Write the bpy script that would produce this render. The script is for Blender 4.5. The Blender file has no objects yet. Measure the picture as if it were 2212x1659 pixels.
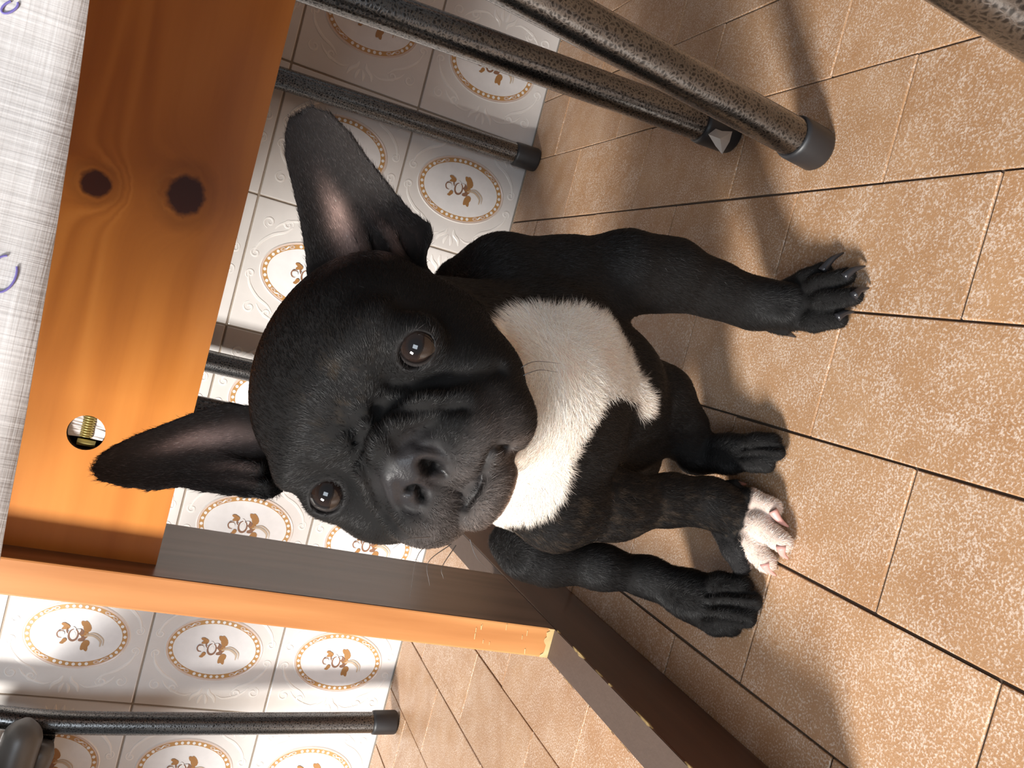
import bpy, bmesh, math, random
import numpy as np
from mathutils import Vector, Matrix

# ------------------------------------------------------------------ camera, world, light, exposure
scene = bpy.context.scene
COL = scene.collection
F_PX = 1841.886
CAM = np.array([-0.0298193, -1.0085610, 0.3467554])
# rows: image-right, image-down, forward (the phone was held on its side, so image-left is up)
RC = np.array([[0.25640044, -0.34607182, -0.90249272],
               [-0.96536470, -0.13831429, -0.22122423],
               [-0.04826817, 0.92795660, -0.36954936]])
cd = bpy.data.cameras.new('camera')
cam = bpy.data.objects.new('camera', cd)
COL.objects.link(cam)
cd.sensor_fit = 'HORIZONTAL'
cd.sensor_width = 36.0
cd.lens = F_PX * 36.0 / 2212.0
cd.clip_start = 0.02
m = Matrix.Identity(4)
for i in range(3):
    m[i][0] = RC[0, i]; m[i][1] = -RC[1, i]; m[i][2] = -RC[2, i]; m[i][3] = CAM[i]
cam.matrix_world = m
scene.camera = cam

world = bpy.data.worlds.new('world')
scene.world = world
world.use_nodes = True
bg = world.node_tree.nodes['Background']
bg.inputs[0].default_value = (0.93, 0.96, 1.0, 1)
bg.inputs[1].default_value = 0.21

def area_light(name, loc, target, size, size_y, power, color):
    ld = bpy.data.lights.new(name, 'AREA')
    ld.shape = 'RECTANGLE'; ld.size = size; ld.size_y = size_y
    ld.energy = power; ld.color = color
    o = bpy.data.objects.new(name, ld)
    COL.objects.link(o)
    o.location = loc
    o.rotation_euler = (Vector(target) - Vector(loc)).to_track_quat('-Z', 'Y').to_euler()
    return o
# daylight through the window of the room, front left of the table
area_light('window_daylight', (-1.78, -2.06, 1.30), (-0.1, -0.5, 0.1), 0.45, 0.6, 112.0, (1.0, 0.97, 0.92))
# second window, straight behind the photographer: cool sky light
area_light('window_skylight', (-0.55, -3.3, 1.35), (-0.05, -0.5, 0.1), 1.0, 1.2, 34.0, (0.80, 0.90, 1.0))

vs = scene.view_settings
vs.view_transform = 'Standard'; vs.look = 'None'; vs.gamma = 1.0
vs.use_curve_mapping = False
vs.exposure = 0.35
cy = scene.cycles
cy.max_bounces = 6; cy.diffuse_bounces = 3; cy.glossy_bounces = 3; cy.transmission_bounces = 2
cy.caustics_reflective = False; cy.caustics_refractive = False
cy.use_adaptive_sampling = True; cy.adaptive_threshold = 0.06
cy.use_denoising = True

# ------------------------------------------------------------------ helpers
def ray(x, y):
    return RC.T @ np.array([(x - 1106) / F_PX, (y - 829.5) / F_PX, 1.0])
def pt(x, y, d):
    return CAM + ray(x, y) * d
def at_z(x, y, z):
    v = ray(x, y); return CAM + v * ((z - CAM[2]) / v[2])
def at_y(x, y, Y):
    v = ray(x, y); return CAM + v * ((Y - CAM[1]) / v[1])

def tag(o, label=None, cat=None, group=None, kind=None):
    if label: o['label'] = label
    if cat: o['category'] = cat
    if group: o['group'] = group
    if kind: o['kind'] = kind
    return o

def empty(name, loc):
    o = bpy.data.objects.new(name, None); COL.objects.link(o); o.location = loc
    o.empty_display_size = 0.05
    return o

def link(name, me, parent=None, smooth=False):
    o = bpy.data.objects.new(name, me); COL.objects.link(o)
    if smooth:
        me.polygons.foreach_set('use_smooth', [True] * len(me.polygons))
    if parent:
        o.parent = parent
        o.matrix_parent_inverse = parent_inv(parent)
    return o

def parent_inv(p):
    # world matrix of the parent chain without needing a depsgraph update
    mm = Matrix.Identity(4)
    q = p
    while q:
        mm = (q.matrix_parent_inverse @ q.matrix_basis if q.parent else q.matrix_basis) @ mm
        q = q.parent
    return mm.inverted()

class MB:
    """collects verts and faces with material indices"""
    def __init__(s): s.v = []; s.f = []; s.m = []
    def add(s, verts, faces, mi=0):
        b = len(s.v); s.v += [tuple(v) for v in verts]
        s.f += [tuple(b + i for i in f) for f in faces]; s.m += [mi] * len(faces)
    def mesh(s, name, mats):
        me = bpy.data.meshes.new(name)
        me.from_pydata(s.v, [], s.f); me.validate()
        for mt in mats: me.materials.append(mt)
        if len(s.m) == len(me.polygons): me.polygons.foreach_set('material_index', s.m)
        me.update()
        return me

def box_bm(lo, hi, bevel=0.0, seg=2):
    bm = bmesh.new()
    bmesh.ops.create_cube(bm, size=1.0)
    for v in bm.verts:
        v.co = Vector([(lo[i] + hi[i]) / 2 + v.co[i] * (hi[i] - lo[i]) for i in range(3)])
    if bevel > 0:
        bmesh.ops.bevel(bm, geom=bm.edges[:], offset=bevel, segments=seg, profile=0.6, affect='EDGES')
    return bm

def bm_mesh(bm, name, mat):
    me = bpy.data.meshes.new(name); bm.to_mesh(me); bm.free()
    if mat: me.materials.append(mat)
    return me

def catmull(pts, n=8):
    P = [np.array(p, float) for p in pts]
    P = [2 * P[0] - P[1]] + P + [2 * P[-1] - P[-2]]
    out = []
    for i in range(1, len(P) - 2):
        for k in range(n):
            t = k / n
            out.append(0.5 * ((2 * P[i]) + (-P[i - 1] + P[i + 1]) * t + (2 * P[i - 1] - 5 * P[i] + 4 * P[i + 1] - P[i + 2]) * t * t
                              + (-P[i - 1] + 3 * P[i] - 3 * P[i + 1] + P[i + 2]) * t ** 3))
    out.append(P[-2])
    return out

def tube(mb, pts, radii, seg=20, mi=0, caps=True):
    pts = [np.array(p, float) for p in pts]
    n = len(pts)
    if np.isscalar(radii): radii = [radii] * n
    t0 = pts[1] - pts[0]; t0 /= np.linalg.norm(t0)
    up = np.array([0, 0, 1.0]) if abs(t0[2]) < 0.9 else np.array([1.0, 0, 0])
    nx = np.cross(t0, up); nx /= np.linalg.norm(nx)
    verts = []; faces = []
    for i in range(n):
        t = pts[min(i + 1, n - 1)] - pts[max(i - 1, 0)]; t /= np.linalg.norm(t)
        nx = nx - t * (nx @ t); nx /= np.linalg.norm(nx)
        ny = np.cross(t, nx)
        for k in range(seg):
            a = 2 * math.pi * k / seg
            verts.append(pts[i] + radii[i] * (math.cos(a) * nx + math.sin(a) * ny))
    for i in range(n - 1):
        for k in range(seg):
            k2 = (k + 1) % seg
            faces.append((i * seg + k, i * seg + k2, (i + 1) * seg + k2, (i + 1) * seg + k))
    if caps:
        faces.append(tuple(range(seg - 1, -1, -1)))
        faces.append(tuple((n - 1) * seg + k for k in range(seg)))
    mb.add(verts, faces, mi)

def tube_obj(name, pts, r, mat, parent, seg=24, smooth=True):
    mb = MB(); tube(mb, pts, r, seg)
    me = mb.mesh(name, [mat])
    o = link(name, me, parent, smooth)
    if smooth:
        for p in me.polygons:
            if len(p.vertices) > 4: p.use_smooth = False
    return o

# ------------------------------------------------------------------ materials
def mat_new(name):
    mt = bpy.data.materials.new(name); mt.use_nodes = True
    nt = mt.node_tree
    return mt, nt, nt.nodes['Principled BSDF']

def nd(nt, typ, **kw):
    n = nt.nodes.new(typ)
    for k, v in kw.items(): setattr(n, k, v)
    return n

def ramp(nt, src, stops, interp='LINEAR'):
    r = nd(nt, 'ShaderNodeValToRGB')
    cr = r.color_ramp; cr.interpolation = interp
    while len(cr.elements) < len(stops): cr.elements.new(0.5)
    for e, (p, c) in zip(cr.elements, stops):
        e.position = p; e.color = (*c, 1) if len(c) == 3 else c
    nt.links.new(src, r.inputs[0])
    return r.outputs[0]

def mixc(nt, fac, a, b, mode='MIX'):
    n = nd(nt, 'ShaderNodeMix', data_type='RGBA', blend_type=mode)
    for sock, val in ((n.inputs[0], fac), (n.inputs[6], a), (n.inputs[7], b)):
        if hasattr(val, 'is_linked'): nt.links.new(val, sock)
        elif isinstance(val, (int, float)): sock.default_value = val
        else: sock.default_value = (*val, 1)
    return n.outputs[2]

def math_n(nt, op, a, b=None):
    n = nd(nt, 'ShaderNodeMath', operation=op)
    for i, val in enumerate((a, b)):
        if val is None: continue
        if hasattr(val, 'is_linked'): nt.links.new(val, n.inputs[i])
        else: n.inputs[i].default_value = val
    return n.outputs[0]

def noise(nt, vec, scale, detail=4, rough=0.55, dist=0.0):
    n = nd(nt, 'ShaderNodeTexNoise')
    n.inputs['Scale'].default_value = scale; n.inputs['Detail'].default_value = detail
    n.inputs['Roughness'].default_value = rough; n.inputs['Distortion'].default_value = dist
    if vec is not None: nt.links.new(vec, n.inputs['Vector'])
    return n

def bump(nt, h, strength, dist, bsdf):
    b = nd(nt, 'ShaderNodeBump'); b.inputs['Strength'].default_value = strength
    b.inputs['Distance'].default_value = dist
    nt.links.new(h, b.inputs['Height']); nt.links.new(b.outputs[0], bsdf.inputs['Normal'])

def mapping(nt, scale=(1, 1, 1), coord='Object', loc=(0, 0, 0)):
    tc = nd(nt, 'ShaderNodeTexCoord'); mp = nd(nt, 'ShaderNodeMapping')
    mp.inputs['Scale'].default_value = scale; mp.inputs['Location'].default_value = loc
    nt.links.new(tc.outputs[coord], mp.inputs['Vector'])
    return mp.outputs[0]

def plain(name, color, rough=0.5, metal=0.0, spec=0.5, bumpscale=None, coat=0.0):
    mt, nt, b = mat_new(name)
    v = mapping(nt)
    n = noise(nt, v, 60 if not bumpscale else bumpscale)
    c = mixc(nt, n.outputs[0], tuple(x * 0.88 for x in color), tuple(min(1, x * 1.1) for x in color))
    nt.links.new(c, b.inputs['Base Color'])
    b.inputs['Roughness'].default_value = rough; b.inputs['Metallic'].default_value = metal
    b.inputs['Specular IOR Level'].default_value = spec
    b.inputs['Coat Weight'].default_value = coat
    if bumpscale: bump(nt, n.outputs[0], 0.25, 0.001, b)
    return mt

def make_floor_mat():
    mt, nt, b = mat_new('speckled_floor_tile')
    tc = nd(nt, 'ShaderNodeTexCoord'); oi = nd(nt, 'ShaderNodeObjectInfo')
    vm = nd(nt, 'ShaderNodeVectorMath', operation='SCALE')
    cmb = nd(nt, 'ShaderNodeCombineXYZ')
    for i in range(3): nt.links.new(oi.outputs['Random'], cmb.inputs[i])
    nt.links.new(cmb.outputs[0], vm.inputs[0]); vm.inputs['Scale'].default_value = 7.0
    ad = nd(nt, 'ShaderNodeVectorMath', operation='ADD')
    nt.links.new(tc.outputs['Object'], ad.inputs[0]); nt.links.new(vm.outputs[0], ad.inputs[1])
    v = ad.outputs[0]
    cloud = noise(nt, v, 22, 3)
    base = ramp(nt, cloud.outputs[0], [(0.3, (0.39, 0.210, 0.102)), (0.7, (0.465, 0.270, 0.142))])
    sp = noise(nt, v, 820, 3, 0.62, 0.2)
    big = noise(nt, v, 45, 2)
    thr = math_n(nt, 'ADD', sp.outputs[0], math_n(nt, 'MULTIPLY', math_n(nt, 'SUBTRACT', big.outputs[0], 0.5), 0.22))
    fl = ramp(nt, thr, [(0.49, (0, 0, 0)), (0.66, (1, 1, 1))])
    col = mixc(nt, math_n(nt, 'MULTIPLY', fl, 0.66), base, (0.82, 0.71, 0.62))
    dk = ramp(nt, noise(nt, v, 210, 2).outputs[0], [(0.66, (0, 0, 0)), (0.74, (1, 1, 1))])
    col = mixc(nt, math_n(nt, 'MULTIPLY', dk, 0.35), col, (0.26, 0.12, 0.05))
    hv = nd(nt, 'ShaderNodeHueSaturation'); nt.links.new(col, hv.inputs['Color'])
    nt.links.new(math_n(nt, 'ADD', math_n(nt, 'MULTIPLY', oi.outputs['Random'], 0.12), 0.94), hv.inputs['Value'])
    nt.links.new(hv.outputs[0], b.inputs['Base Color'])
    rg = ramp(nt, noise(nt, v, 120, 3).outputs[0], [(0.3, (0.34,) * 3), (0.7, (0.5,) * 3)])
    nt.links.new(rg, b.inputs['Roughness'])
    bump(nt, sp.outputs[0], 0.35, 0.0006, b)
    return mt

def make_wood(name, c_dark, c_mid, c_light, axis=0, knots=(), rough=0.34, coat=0.22, gscale=1.0):
    """pine boards, grain along the given object axis; knots: (x, z, rx, rz) in object space"""
    mt, nt, b = mat_new(name)
    sc = [34 * gscale] * 3; sc[axis] = 2.6 * gscale
    tc = nd(nt, 'ShaderNodeTexCoord')
    vec = tc.outputs['Object']
    sep = nd(nt, 'ShaderNodeSeparateXYZ'); nt.links.new(vec, sep.inputs[0])
    kmasks = []
    halo = None
    for (kx, kz, rx, rz) in knots:
        dx = math_n(nt, 'DIVIDE', math_n(nt, 'SUBTRACT', sep.outputs[0], kx), rx)
        dz = math_n(nt, 'DIVIDE', math_n(nt, 'SUBTRACT', sep.outputs[2], kz), rz)
        r = math_n(nt, 'SQRT', math_n(nt, 'ADD', math_n(nt, 'MULTIPLY', dx, dx), math_n(nt, 'MULTIPLY', dz, dz)))
        wob = noise(nt, vec, 160, 2)
        r = math_n(nt, 'ADD', r, math_n(nt, 'MULTIPLY', math_n(nt, 'SUBTRACT', wob.outputs[0], 0.5), 0.5))
        kmasks.append(r)
        g = math_n(nt, 'POWER', 2.718, math_n(nt, 'MULTIPLY', math_n(nt, 'MULTIPLY', r, r), -0.35))
        halo = g if halo is None else math_n(nt, 'MAXIMUM', halo, g)
    mp = nd(nt, 'ShaderNodeMapping'); mp.inputs['Scale'].default_value = sc
    nt.links.new(vec, mp.inputs['Vector'])
    gv = mp.outputs[0]
    if halo is not None:
        sh = nd(nt, 'ShaderNodeCombineXYZ'); nt.links.new(math_n(nt, 'MULTIPLY', halo, 1.6), sh.inputs[2])
        av = nd(nt, 'ShaderNodeVectorMath', operation='ADD'); nt.links.new(gv, av.inputs[0]); nt.links.new(sh.outputs[0], av.inputs[1])
        gv = av.outputs[0]
    big = noise(nt, gv, 0.55, 2, 0.4, 0.6)
    wv = nd(nt, 'ShaderNodeMath', operation='SINE')
    nt.links.new(math_n(nt, 'MULTIPLY', big.outputs[0], 34.0), wv.inputs[0])
    rings = math_n(nt, 'MULTIPLY', math_n(nt, 'ADD', wv.outputs[0], 1.0), 0.5)
    fine = noise(nt, gv, 2.2, 5, 0.6)
    t = math_n(nt, 'ADD', math_n(nt, 'MULTIPLY', rings, 0.38), math_n(nt, 'MULTIPLY', fine.outputs[0], 0.62))
    col = ramp(nt, t, [(0.2, c_dark), (0.5, c_mid), (0.8, c_light)])
    for r in kmasks:
        ringz = ramp(nt, math_n(nt, 'DIVIDE', r, 2.2), [(0.42, (1, 1, 1)), (0.52, (0.5,) * 3), (0.62, (0.75,) * 3), (0.9, (0, 0, 0))])
        col = mixc(nt, math_n(nt, 'MULTIPLY', ringz, 0.55), col, tuple(x * 0.55 for x in c_dark))
        mk = ramp(nt, math_n(nt, 'DIVIDE', r, 2.0), [(0.40, (1, 1, 1)), (0.53, (0, 0, 0))])
        col = mixc(nt, mk, col, (0.060, 0.012, 0.006))
    nt.links.new(col, b.inputs['Base Color'])
    b.inputs['Roughness'].default_value = rough
    b.inputs['Coat Weight'].default_value = coat; b.inputs['Coat Roughness'].default_value = 0.22
    bump(nt, fine.outputs[0], 0.12, 0.0006, b)
    return mt

def make_hammered():
    mt, nt, b = mat_new('hammered_black_silver_paint')
    v = mapping(nt)
    wob = noise(nt, v, 300, 2)
    mixv = nd(nt, 'ShaderNodeMix', data_type='VECTOR'); mixv.inputs[0].default_value = 0.0035
    nt.links.new(v, mixv.inputs[4]); nt.links.new(wob.outputs['Color'], mixv.inputs[5])
    vo = nd(nt, 'ShaderNodeTexVoronoi', feature='DISTANCE_TO_EDGE'); vo.inputs['Scale'].default_value = 400
    nt.links.new(mixv.outputs[1], vo.inputs['Vector'])
    web = ramp(nt, vo.outputs['Distance'], [(0.06, (1, 1, 1)), (0.30, (0, 0, 0))])
    col = mixc(nt, web, (0.016, 0.015, 0.015), (0.135, 0.132, 0.13))
    nt.links.new(col, b.inputs['Base Color'])
    b.inputs['Metallic'].default_value = 1.0
    nt.links.new(ramp(nt, web, [(0, (0.36,) * 3), (1, (0.26,) * 3)]), b.inputs['Roughness'])
    b.inputs['Coat Weight'].default_value = 0.9; b.inputs['Coat Roughness'].default_value = 0.17
    bump(nt, vo.outputs['Distance'], 0.3, 0.0006, b)
    return mt

def make_cloth():
    mt, nt, b = mat_new('woven_white_cloth')
    v = mapping(nt)
    sep = nd(nt, 'ShaderNodeSeparateXYZ'); nt.links.new(v, sep.inputs[0])
    wx = math_n(nt, 'MULTIPLY', noise(nt, mapping(nt, (1500, 1500, 60)), 1.0, 1).outputs[0], 1.0)
    wz = math_n(nt, 'MULTIPLY', noise(nt, mapping(nt, (60, 60, 1500)), 1.0, 1).outputs[0], 1.0)
    slx = noise(nt, mapping(nt, (700, 700, 14)), 1.0, 2)
    slz = noise(nt, mapping(nt, (14, 14, 700)), 1.0, 2)
    weave = math_n(nt, 'ADD', math_n(nt, 'ADD', wx, wz), math_n(nt, 'ADD', math_n(nt, 'MULTIPLY', slx.outputs[0], 2.0), math_n(nt, 'MULTIPLY', slz.outputs[0], 2.0)))
    col = ramp(nt, math_n(nt, 'DIVIDE', weave, 6.0), [(0.38, (0.50, 0.48, 0.475)), (0.60, (0.66, 0.645, 0.645))])
    st = noise(nt, v, 9, 3)
    col = mixc(nt, math_n(nt, 'MULTIPLY', ramp(nt, st.outputs[0], [(0.56, (0, 0, 0)), (0.68, (1, 1, 1))]), 0.22), col, (0.55, 0.5, 0.46))
    nt.links.new(col, b.inputs['Base Color'])
    b.inputs['Roughness'].default_value = 0.85
    b.inputs['Sheen Weight'].default_value = 0.2
    b.inputs['Transmission Weight'].default_value = 0.0
    bump(nt, weave, 0.3, 0.0004, b)
    tr = nd(nt, 'ShaderNodeBsdfTranslucent'); nt.links.new(col, tr.inputs['Color'])
    mx = nd(nt, 'ShaderNodeMixShader'); mx.inputs[0].default_value = 0.35
    nt.links.new(b.outputs[0], mx.inputs[1]); nt.links.new(tr.outputs[0], mx.inputs[2])
    nt.links.new(mx.outputs[0], nt.nodes['Material Output'].inputs['Surface'])
    return mt

M_FLOOR = make_floor_mat()
M_GROUT = plain('dark_floor_grout', (0.070, 0.048, 0.033), 0.9, bumpscale=300)
M_WGROUT = plain('beige_wall_grout', (0.36, 0.30, 0.24), 0.9, bumpscale=300)
M_GLAZE = plain('cream_tile_glaze', (0.74, 0.71, 0.685), 0.16, bumpscale=25)
M_OVAL = plain('white_oval_glaze', (0.84, 0.83, 0.83), 0.10)
M_RELIEF = plain('raised_scroll_glaze', (0.83, 0.80, 0.77), 0.2)
M_GOLD = plain('ochre_ring_glaze', (0.53, 0.29, 0.105), 0.3)
M_PINK = plain('pale_pink_edge_glaze', (0.68, 0.55, 0.48), 0.25)
M_LEAF = plain('ochre_leaf_print', (0.40, 0.20, 0.07), 0.3)
M_BROWN = plain('brown_outline_print', (0.27, 0.14, 0.085), 0.35)
M_PETAL = plain('white_petal_print', (0.86, 0.85, 0.84), 0.3)
M_STEM = plain('pale_stem_print', (0.60, 0.48, 0.36), 0.3)
M_PINE = make_wood('orange_varnished_pine', (0.46, 0.148, 0.022), (0.57, 0.198, 0.032), (0.65, 0.245, 0.046), 0,
                   knots=[(p_[0], p_[2] - 0.3258, rx_, rz_) for p_, rx_, rz_ in ((at_y(207, 397, -0.459), 0.0078, 0.0088), (at_y(402, 422, -0.459), 0.0125, 0.0108))])
M_LEGWOOD = make_wood('orange_pine_leg', (0.38, 0.145, 0.042), (0.50, 0.215, 0.072), (0.58, 0.275, 0.10), 2)
M_PANEL = make_wood('brown_panel_wood', (0.13, 0.065, 0.036), (0.20, 0.105, 0.062), (0.25, 0.14, 0.09), 2)
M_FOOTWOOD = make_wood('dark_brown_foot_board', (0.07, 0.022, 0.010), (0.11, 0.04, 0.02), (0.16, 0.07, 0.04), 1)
M_CHIP = make_wood('bare_pale_pine', (0.46, 0.31, 0.13), (0.56, 0.40, 0.18), (0.64, 0.48, 0.25), 1, coat=0.0, rough=0.7)
M_WORN = plain('worn_greybrown_edge', (0.105, 0.070, 0.054), 0.65, bumpscale=150)
M_HAMMER = make_hammered()
M_RUBBER = plain('black_rubber_cap', (0.018, 0.018, 0.02), 0.45)
M_CLIP = plain('grey_plastic', (0.075, 0.068, 0.062), 0.4)
M_TAG = plain('clear_tape', (0.42, 0.40, 0.38), 0.3)
M_BRASS = plain('brass_screw', (0.55, 0.45, 0.16), 0.35, metal=0.6)
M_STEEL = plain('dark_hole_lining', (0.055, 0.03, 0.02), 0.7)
M_WHITE = plain('white_filler', (0.80, 0.74, 0.72), 0.6, bumpscale=300)
M_CLOTH = make_cloth()
M_INK = plain('violet_printed_motif', (0.12, 0.10, 0.30), 0.8)
M_SEAT = plain('black_vinyl_seat', (0.03, 0.028, 0.028), 0.45, bumpscale=200)
M_PLASTER = plain('white_plaster', (0.78, 0.76, 0.72), 0.8, bumpscale=80)

# ------------------------------------------------------------------ floor with its tiles
FX0, FW, FL = 0.11238, 0.07588, 0.15171
def build_floor():
    fl = link('floor', bm_mesh(box_bm((-1.6, -2.2, -0.06), (1.5, 0.0, -0.0016)), 'floor', M_GROUT))
    tag(fl, kind='structure')
    gx, gy = 0.0014, 0.0015
    variants = []
    rnd = random.Random(4)
    for k in range(4):
        bm = box_bm((-FW / 2 + gx / 2, -FL / 2 + gy / 2, -0.012), (FW / 2 - gx / 2, FL / 2 - gy / 2, 0.0), 0.0007, 2)
        for v in bm.verts:
            v.co.x += rnd.uniform(-1, 1) * 0.00025; v.co.y += rnd.uniform(-1, 1) * 0.0003
        variants.append(bm_mesh(bm, 'floor_tile', M_FLOOR))
    for r in range(-13, 11):
        off = -0.0843 if r % 2 == 0 else -0.0050
        xc = FX0 + (r - 0.5) * FW
        for j in range(-1, 9):
            y1 = off - j * FL; y0 = y1 - FL
            if y0 >= -0.001: continue
            yy1 = min(y1, -0.0012)
            if r < -11 and j > 6: continue
            if y1 > -0.0012:
                me = bm_mesh(box_bm((-FW / 2 + gx / 2, -(yy1 - y0) / 2 + gy / 2, -0.012), (FW / 2 - gx / 2, (yy1 - y0) / 2, 0.0), 0.0011, 2), 'floor_tile', M_FLOOR)
            else:
                me = variants[rnd.randrange(4)]
            o = link('floor_tile', me, fl)
            o.location = (xc + rnd.uniform(-1, 1) * 0.0003, (yy1 + y0) / 2, rnd.uniform(-1, 1) * 0.0002)
            if y1 <= -0.0012: o.rotation_euler = (rnd.uniform(-1, 1) * 0.0015, rnd.uniform(-1, 1) * 0.0025, rnd.uniform(-1, 1) * 0.002)
build_floor()

# ------------------------------------------------------------------ back wall with its tiles
WX0, WW, WH, WZ0 = 0.05588, 0.15, 0.14874, 0.1481
def tile_mesh():
    mb = MB()
    hw, hh = WW / 2 - 0.0010, WH / 2 - 0.0010
    # slab, local x right, z up, front face towards -y
    bm = box_bm((-hw, 0.0, -hh), (hw, 0.006, hh), 0.0013, 2)
    bm.verts.index_update()
    mb.add([v.co[:] for v in bm.verts], [[v.index for v in f.verts] for f in bm.faces], 0); bm.free()
    ea, eb = 0.0365, 0.0525           # half axes of the outer ring edge
    N = 72
    def ell(sa, sb, y):
        return [(sa * math.cos(2 * math.pi * k / N), y, sb * math.sin(2 * math.pi * k / N)) for k in range(N)]
    def annulus(a0, b0, y0, a1, b1, y1, mi):
        v = ell(a0, b0, y0) + ell(a1, b1, y1)
        mb.add(v, [(k, (k + 1) % N, N + (k + 1) % N, N + k) for k in range(N)], mi)
    annulus(ea + 0.0032, eb + 0.0032, 0.0002, ea + 0.0018, eb + 0.0018, -0.0011, 3)
    annulus(ea + 0.0018, eb + 0.0018, -0.0011, ea + 0.0006, eb + 0.0006, -0.0007, 6)
    annulus(ea + 0.0006, eb + 0.0006, -0.0007, ea - 0.0004, eb - 0.0004, -0.0008, 4)
    annulus(ea - 0.0004, eb - 0.0004, -0.0008, ea - 0.0056, eb - 0.0056, -0.0008, 2)
    v = ell(ea - 0.0056, eb - 0.0056, -0.0008) + [(0, -0.0010, 0)]
    mb.add(v, [(k, (k + 1) % N, N) for k in range(N)], 1)
    # white dots on the ring, broken by four little scroll cartouches
    rm_a, rm_b = ea - 0.003, eb - 0.003
    def disc(cx, cz, rx, rz, y, mi, ang=0.0, n=10):
        ca, sa = math.cos(ang), math.sin(ang)
        vv = []
        for k in range(n):
            u, w = rx * math.cos(2 * math.pi * k / n), rz * math.sin(2 * math.pi * k / n)
            vv.append((cx + u * ca - w * sa, y, cz + u * sa + w * ca))
        mb.add(vv, [tuple(range(n))], mi)
    # arc-length table of the ring
    th = np.linspace(0, 2 * math.pi, 2001)
    px, pz = rm_a * np.cos(th), rm_b * np.sin(th)
    s = np.concatenate([[0], np.cumsum(np.hypot(np.diff(px), np.diff(pz)))]); L = s[-1]
    def at(sv):
        t = np.interp(sv % L, s, th); return rm_a * math.cos(t), rm_b * math.sin(t), math.atan2(rm_b * math.cos(t), -rm_a * math.sin(t))
    cart = [np.interp(math.radians(a), th, s) for a in (38, 142, 218, 322)]
    nd_ = 40
    for k in range(nd_):
        sv = L * (k + 0.5) / nd_
        if min(abs((sv - c + L / 2) % L - L / 2) for c in cart) < 0.0088: continue
        x, z, a = at(sv)
        disc(x, z, 0.00185, 0.00185, -0.0011, 5)
    for c in cart:
        for off, rr in ((-0.0052, 1.0), (0.0052, 1.0)):
            x, z, a = at(c + off)
            disc(x, z, 0.0033, 0.0021, -0.0011, 6, a)
            disc(x, z, 0.0016, 0.0008, -0.0013, 2, a)
        x, z, a = at(c); disc(x, z, 0.0030, 0.0009, -0.0012, 5, a + 0.5)
    # flower print
    lay = [0]
    def petal(cx, cz, lx, wz_, ang, mi, y=-0.0013, n=12):
        vv = []; lay[0] += 1; y = y - 0.00003 * lay[0]
        for k in range(n):
            t = 2 * math.pi * k / n
            u = lx * math.cos(t); w = wz_ * math.sin(t) * (1.0 - 0.35 * math.cos(t))
            vv.append((cx + u * math.cos(ang) - w * math.sin(ang), y, cz + u * math.sin(ang) + w * math.cos(ang)))
        mb.add(vv, [tuple(range(n))], mi)
    def stroke(pts, w, mi, y=-0.0015):
        lay[0] += 1; y = y - 0.00003 * lay[0]
        P = catmull([(p[0], 0, p[1]) for p in pts], 6); n = len(P)
        vv = []
        for i in range(n):
            t = P[min(i + 1, n - 1)] - P[max(i - 1, 0)]; t /= np.linalg.norm(t)
            nn = np.array([-t[2], 0, t[0]])
            ww = w * (0.35 + 0.65 * math.sin(math.pi * (i + 0.5) / n))
            for sgn in (-1, 1):
                q = P[i] + nn * ww * sgn; vv.append((q[0], y, q[2]))
        mb.add(vv, [(2 * i, 2 * i + 1, 2 * i + 3, 2 * i + 2) for i in range(n - 1)], mi)
    k = 0.0015
    stroke([(0, -5 * k), (1 * k, -11 * k), (-2.5 * k, -16.5 * k), (-7 * k, -17 * k)], 0.9 * k, 9)
    stroke([(1.5 * k, -6 * k), (2.8 * k, -12 * k), (-1 * k, -18 * k), (-6 * k, -19 * k)], 0.5 * k, 9)
    petal(7.5 * k, -5.5 * k, 4.6 * k, 2.6 * k, 0.35, 7); petal(9.5 * k, -3 * k, 2.6 * k, 1.8 * k, 0.9, 7)
    petal(-7 * k, -6.5 * k, 4.4 * k, 2.5 * k, 2.7, 7); petal(-9.2 * k, -7.5 * k, 2.6 * k, 1.6 * k, 3.6, 7)
    petal(1.0 * k, -4.5 * k, 3.2 * k, 2.8 * k, 1.2, 7); petal(-2.4 * k, -3.6 * k, 2.6 * k, 2.0 * k, 2.2, 8, -0.0014)
    petal(3.0 * k, -2.4 * k, 2.4 * k, 1.8 * k, 0.4, 8, -0.0014)
    for a in range(6):
        t = a * math.pi / 3 + 0.3
        petal(0.3 * k + 4.0 * k * math.cos(t), 2.0 * k + 3.0 * k * math.sin(t), 2.4 * k, 1.7 * k, t, 5, -0.0014)
    circ = [(0.3 * k + 4.4 * k * math.cos(t), 2.4 * k + 3.1 * k * math.sin(t)) for t in np.linspace(0.2, 6.0, 14)]
    stroke(circ, 0.75 * k, 8, -0.0016)
    petal(0.3 * k, 2.2 * k, 2.6 * k, 1.6 * k, 0, 5, -0.0017)
    petal(6.2 * k, 8.2 * k, 2.6 * k, 1.9 * k, 0.7, 7); petal(7.6 * k, 10.2 * k, 1.9 * k, 1.2 * k, 1.4, 7); petal(4.8 * k, 9.6 * k, 1.7 * k, 1.1 * k, 2.0, 7)
    petal(-5.0 * k, 8.0 * k, 2.3 * k, 1.5 * k, 2.6, 7); petal(-6.4 * k, 9.0 * k, 1.6 * k, 1.0 * k, 1.8, 7)
    petal(0.2 * k, 11 * k, 2.7 * k, 2.0 * k, 1.57, 5, -0.0014)
    stroke([(2.8 * k, 9.5 * k), (2.4 * k, 12.4 * k), (0.2 * k, 13.4 * k), (-2.2 * k, 12.2 * k), (-2.6 * k, 9.8 * k)], 0.5 * k, 8, -0.0016)
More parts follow.
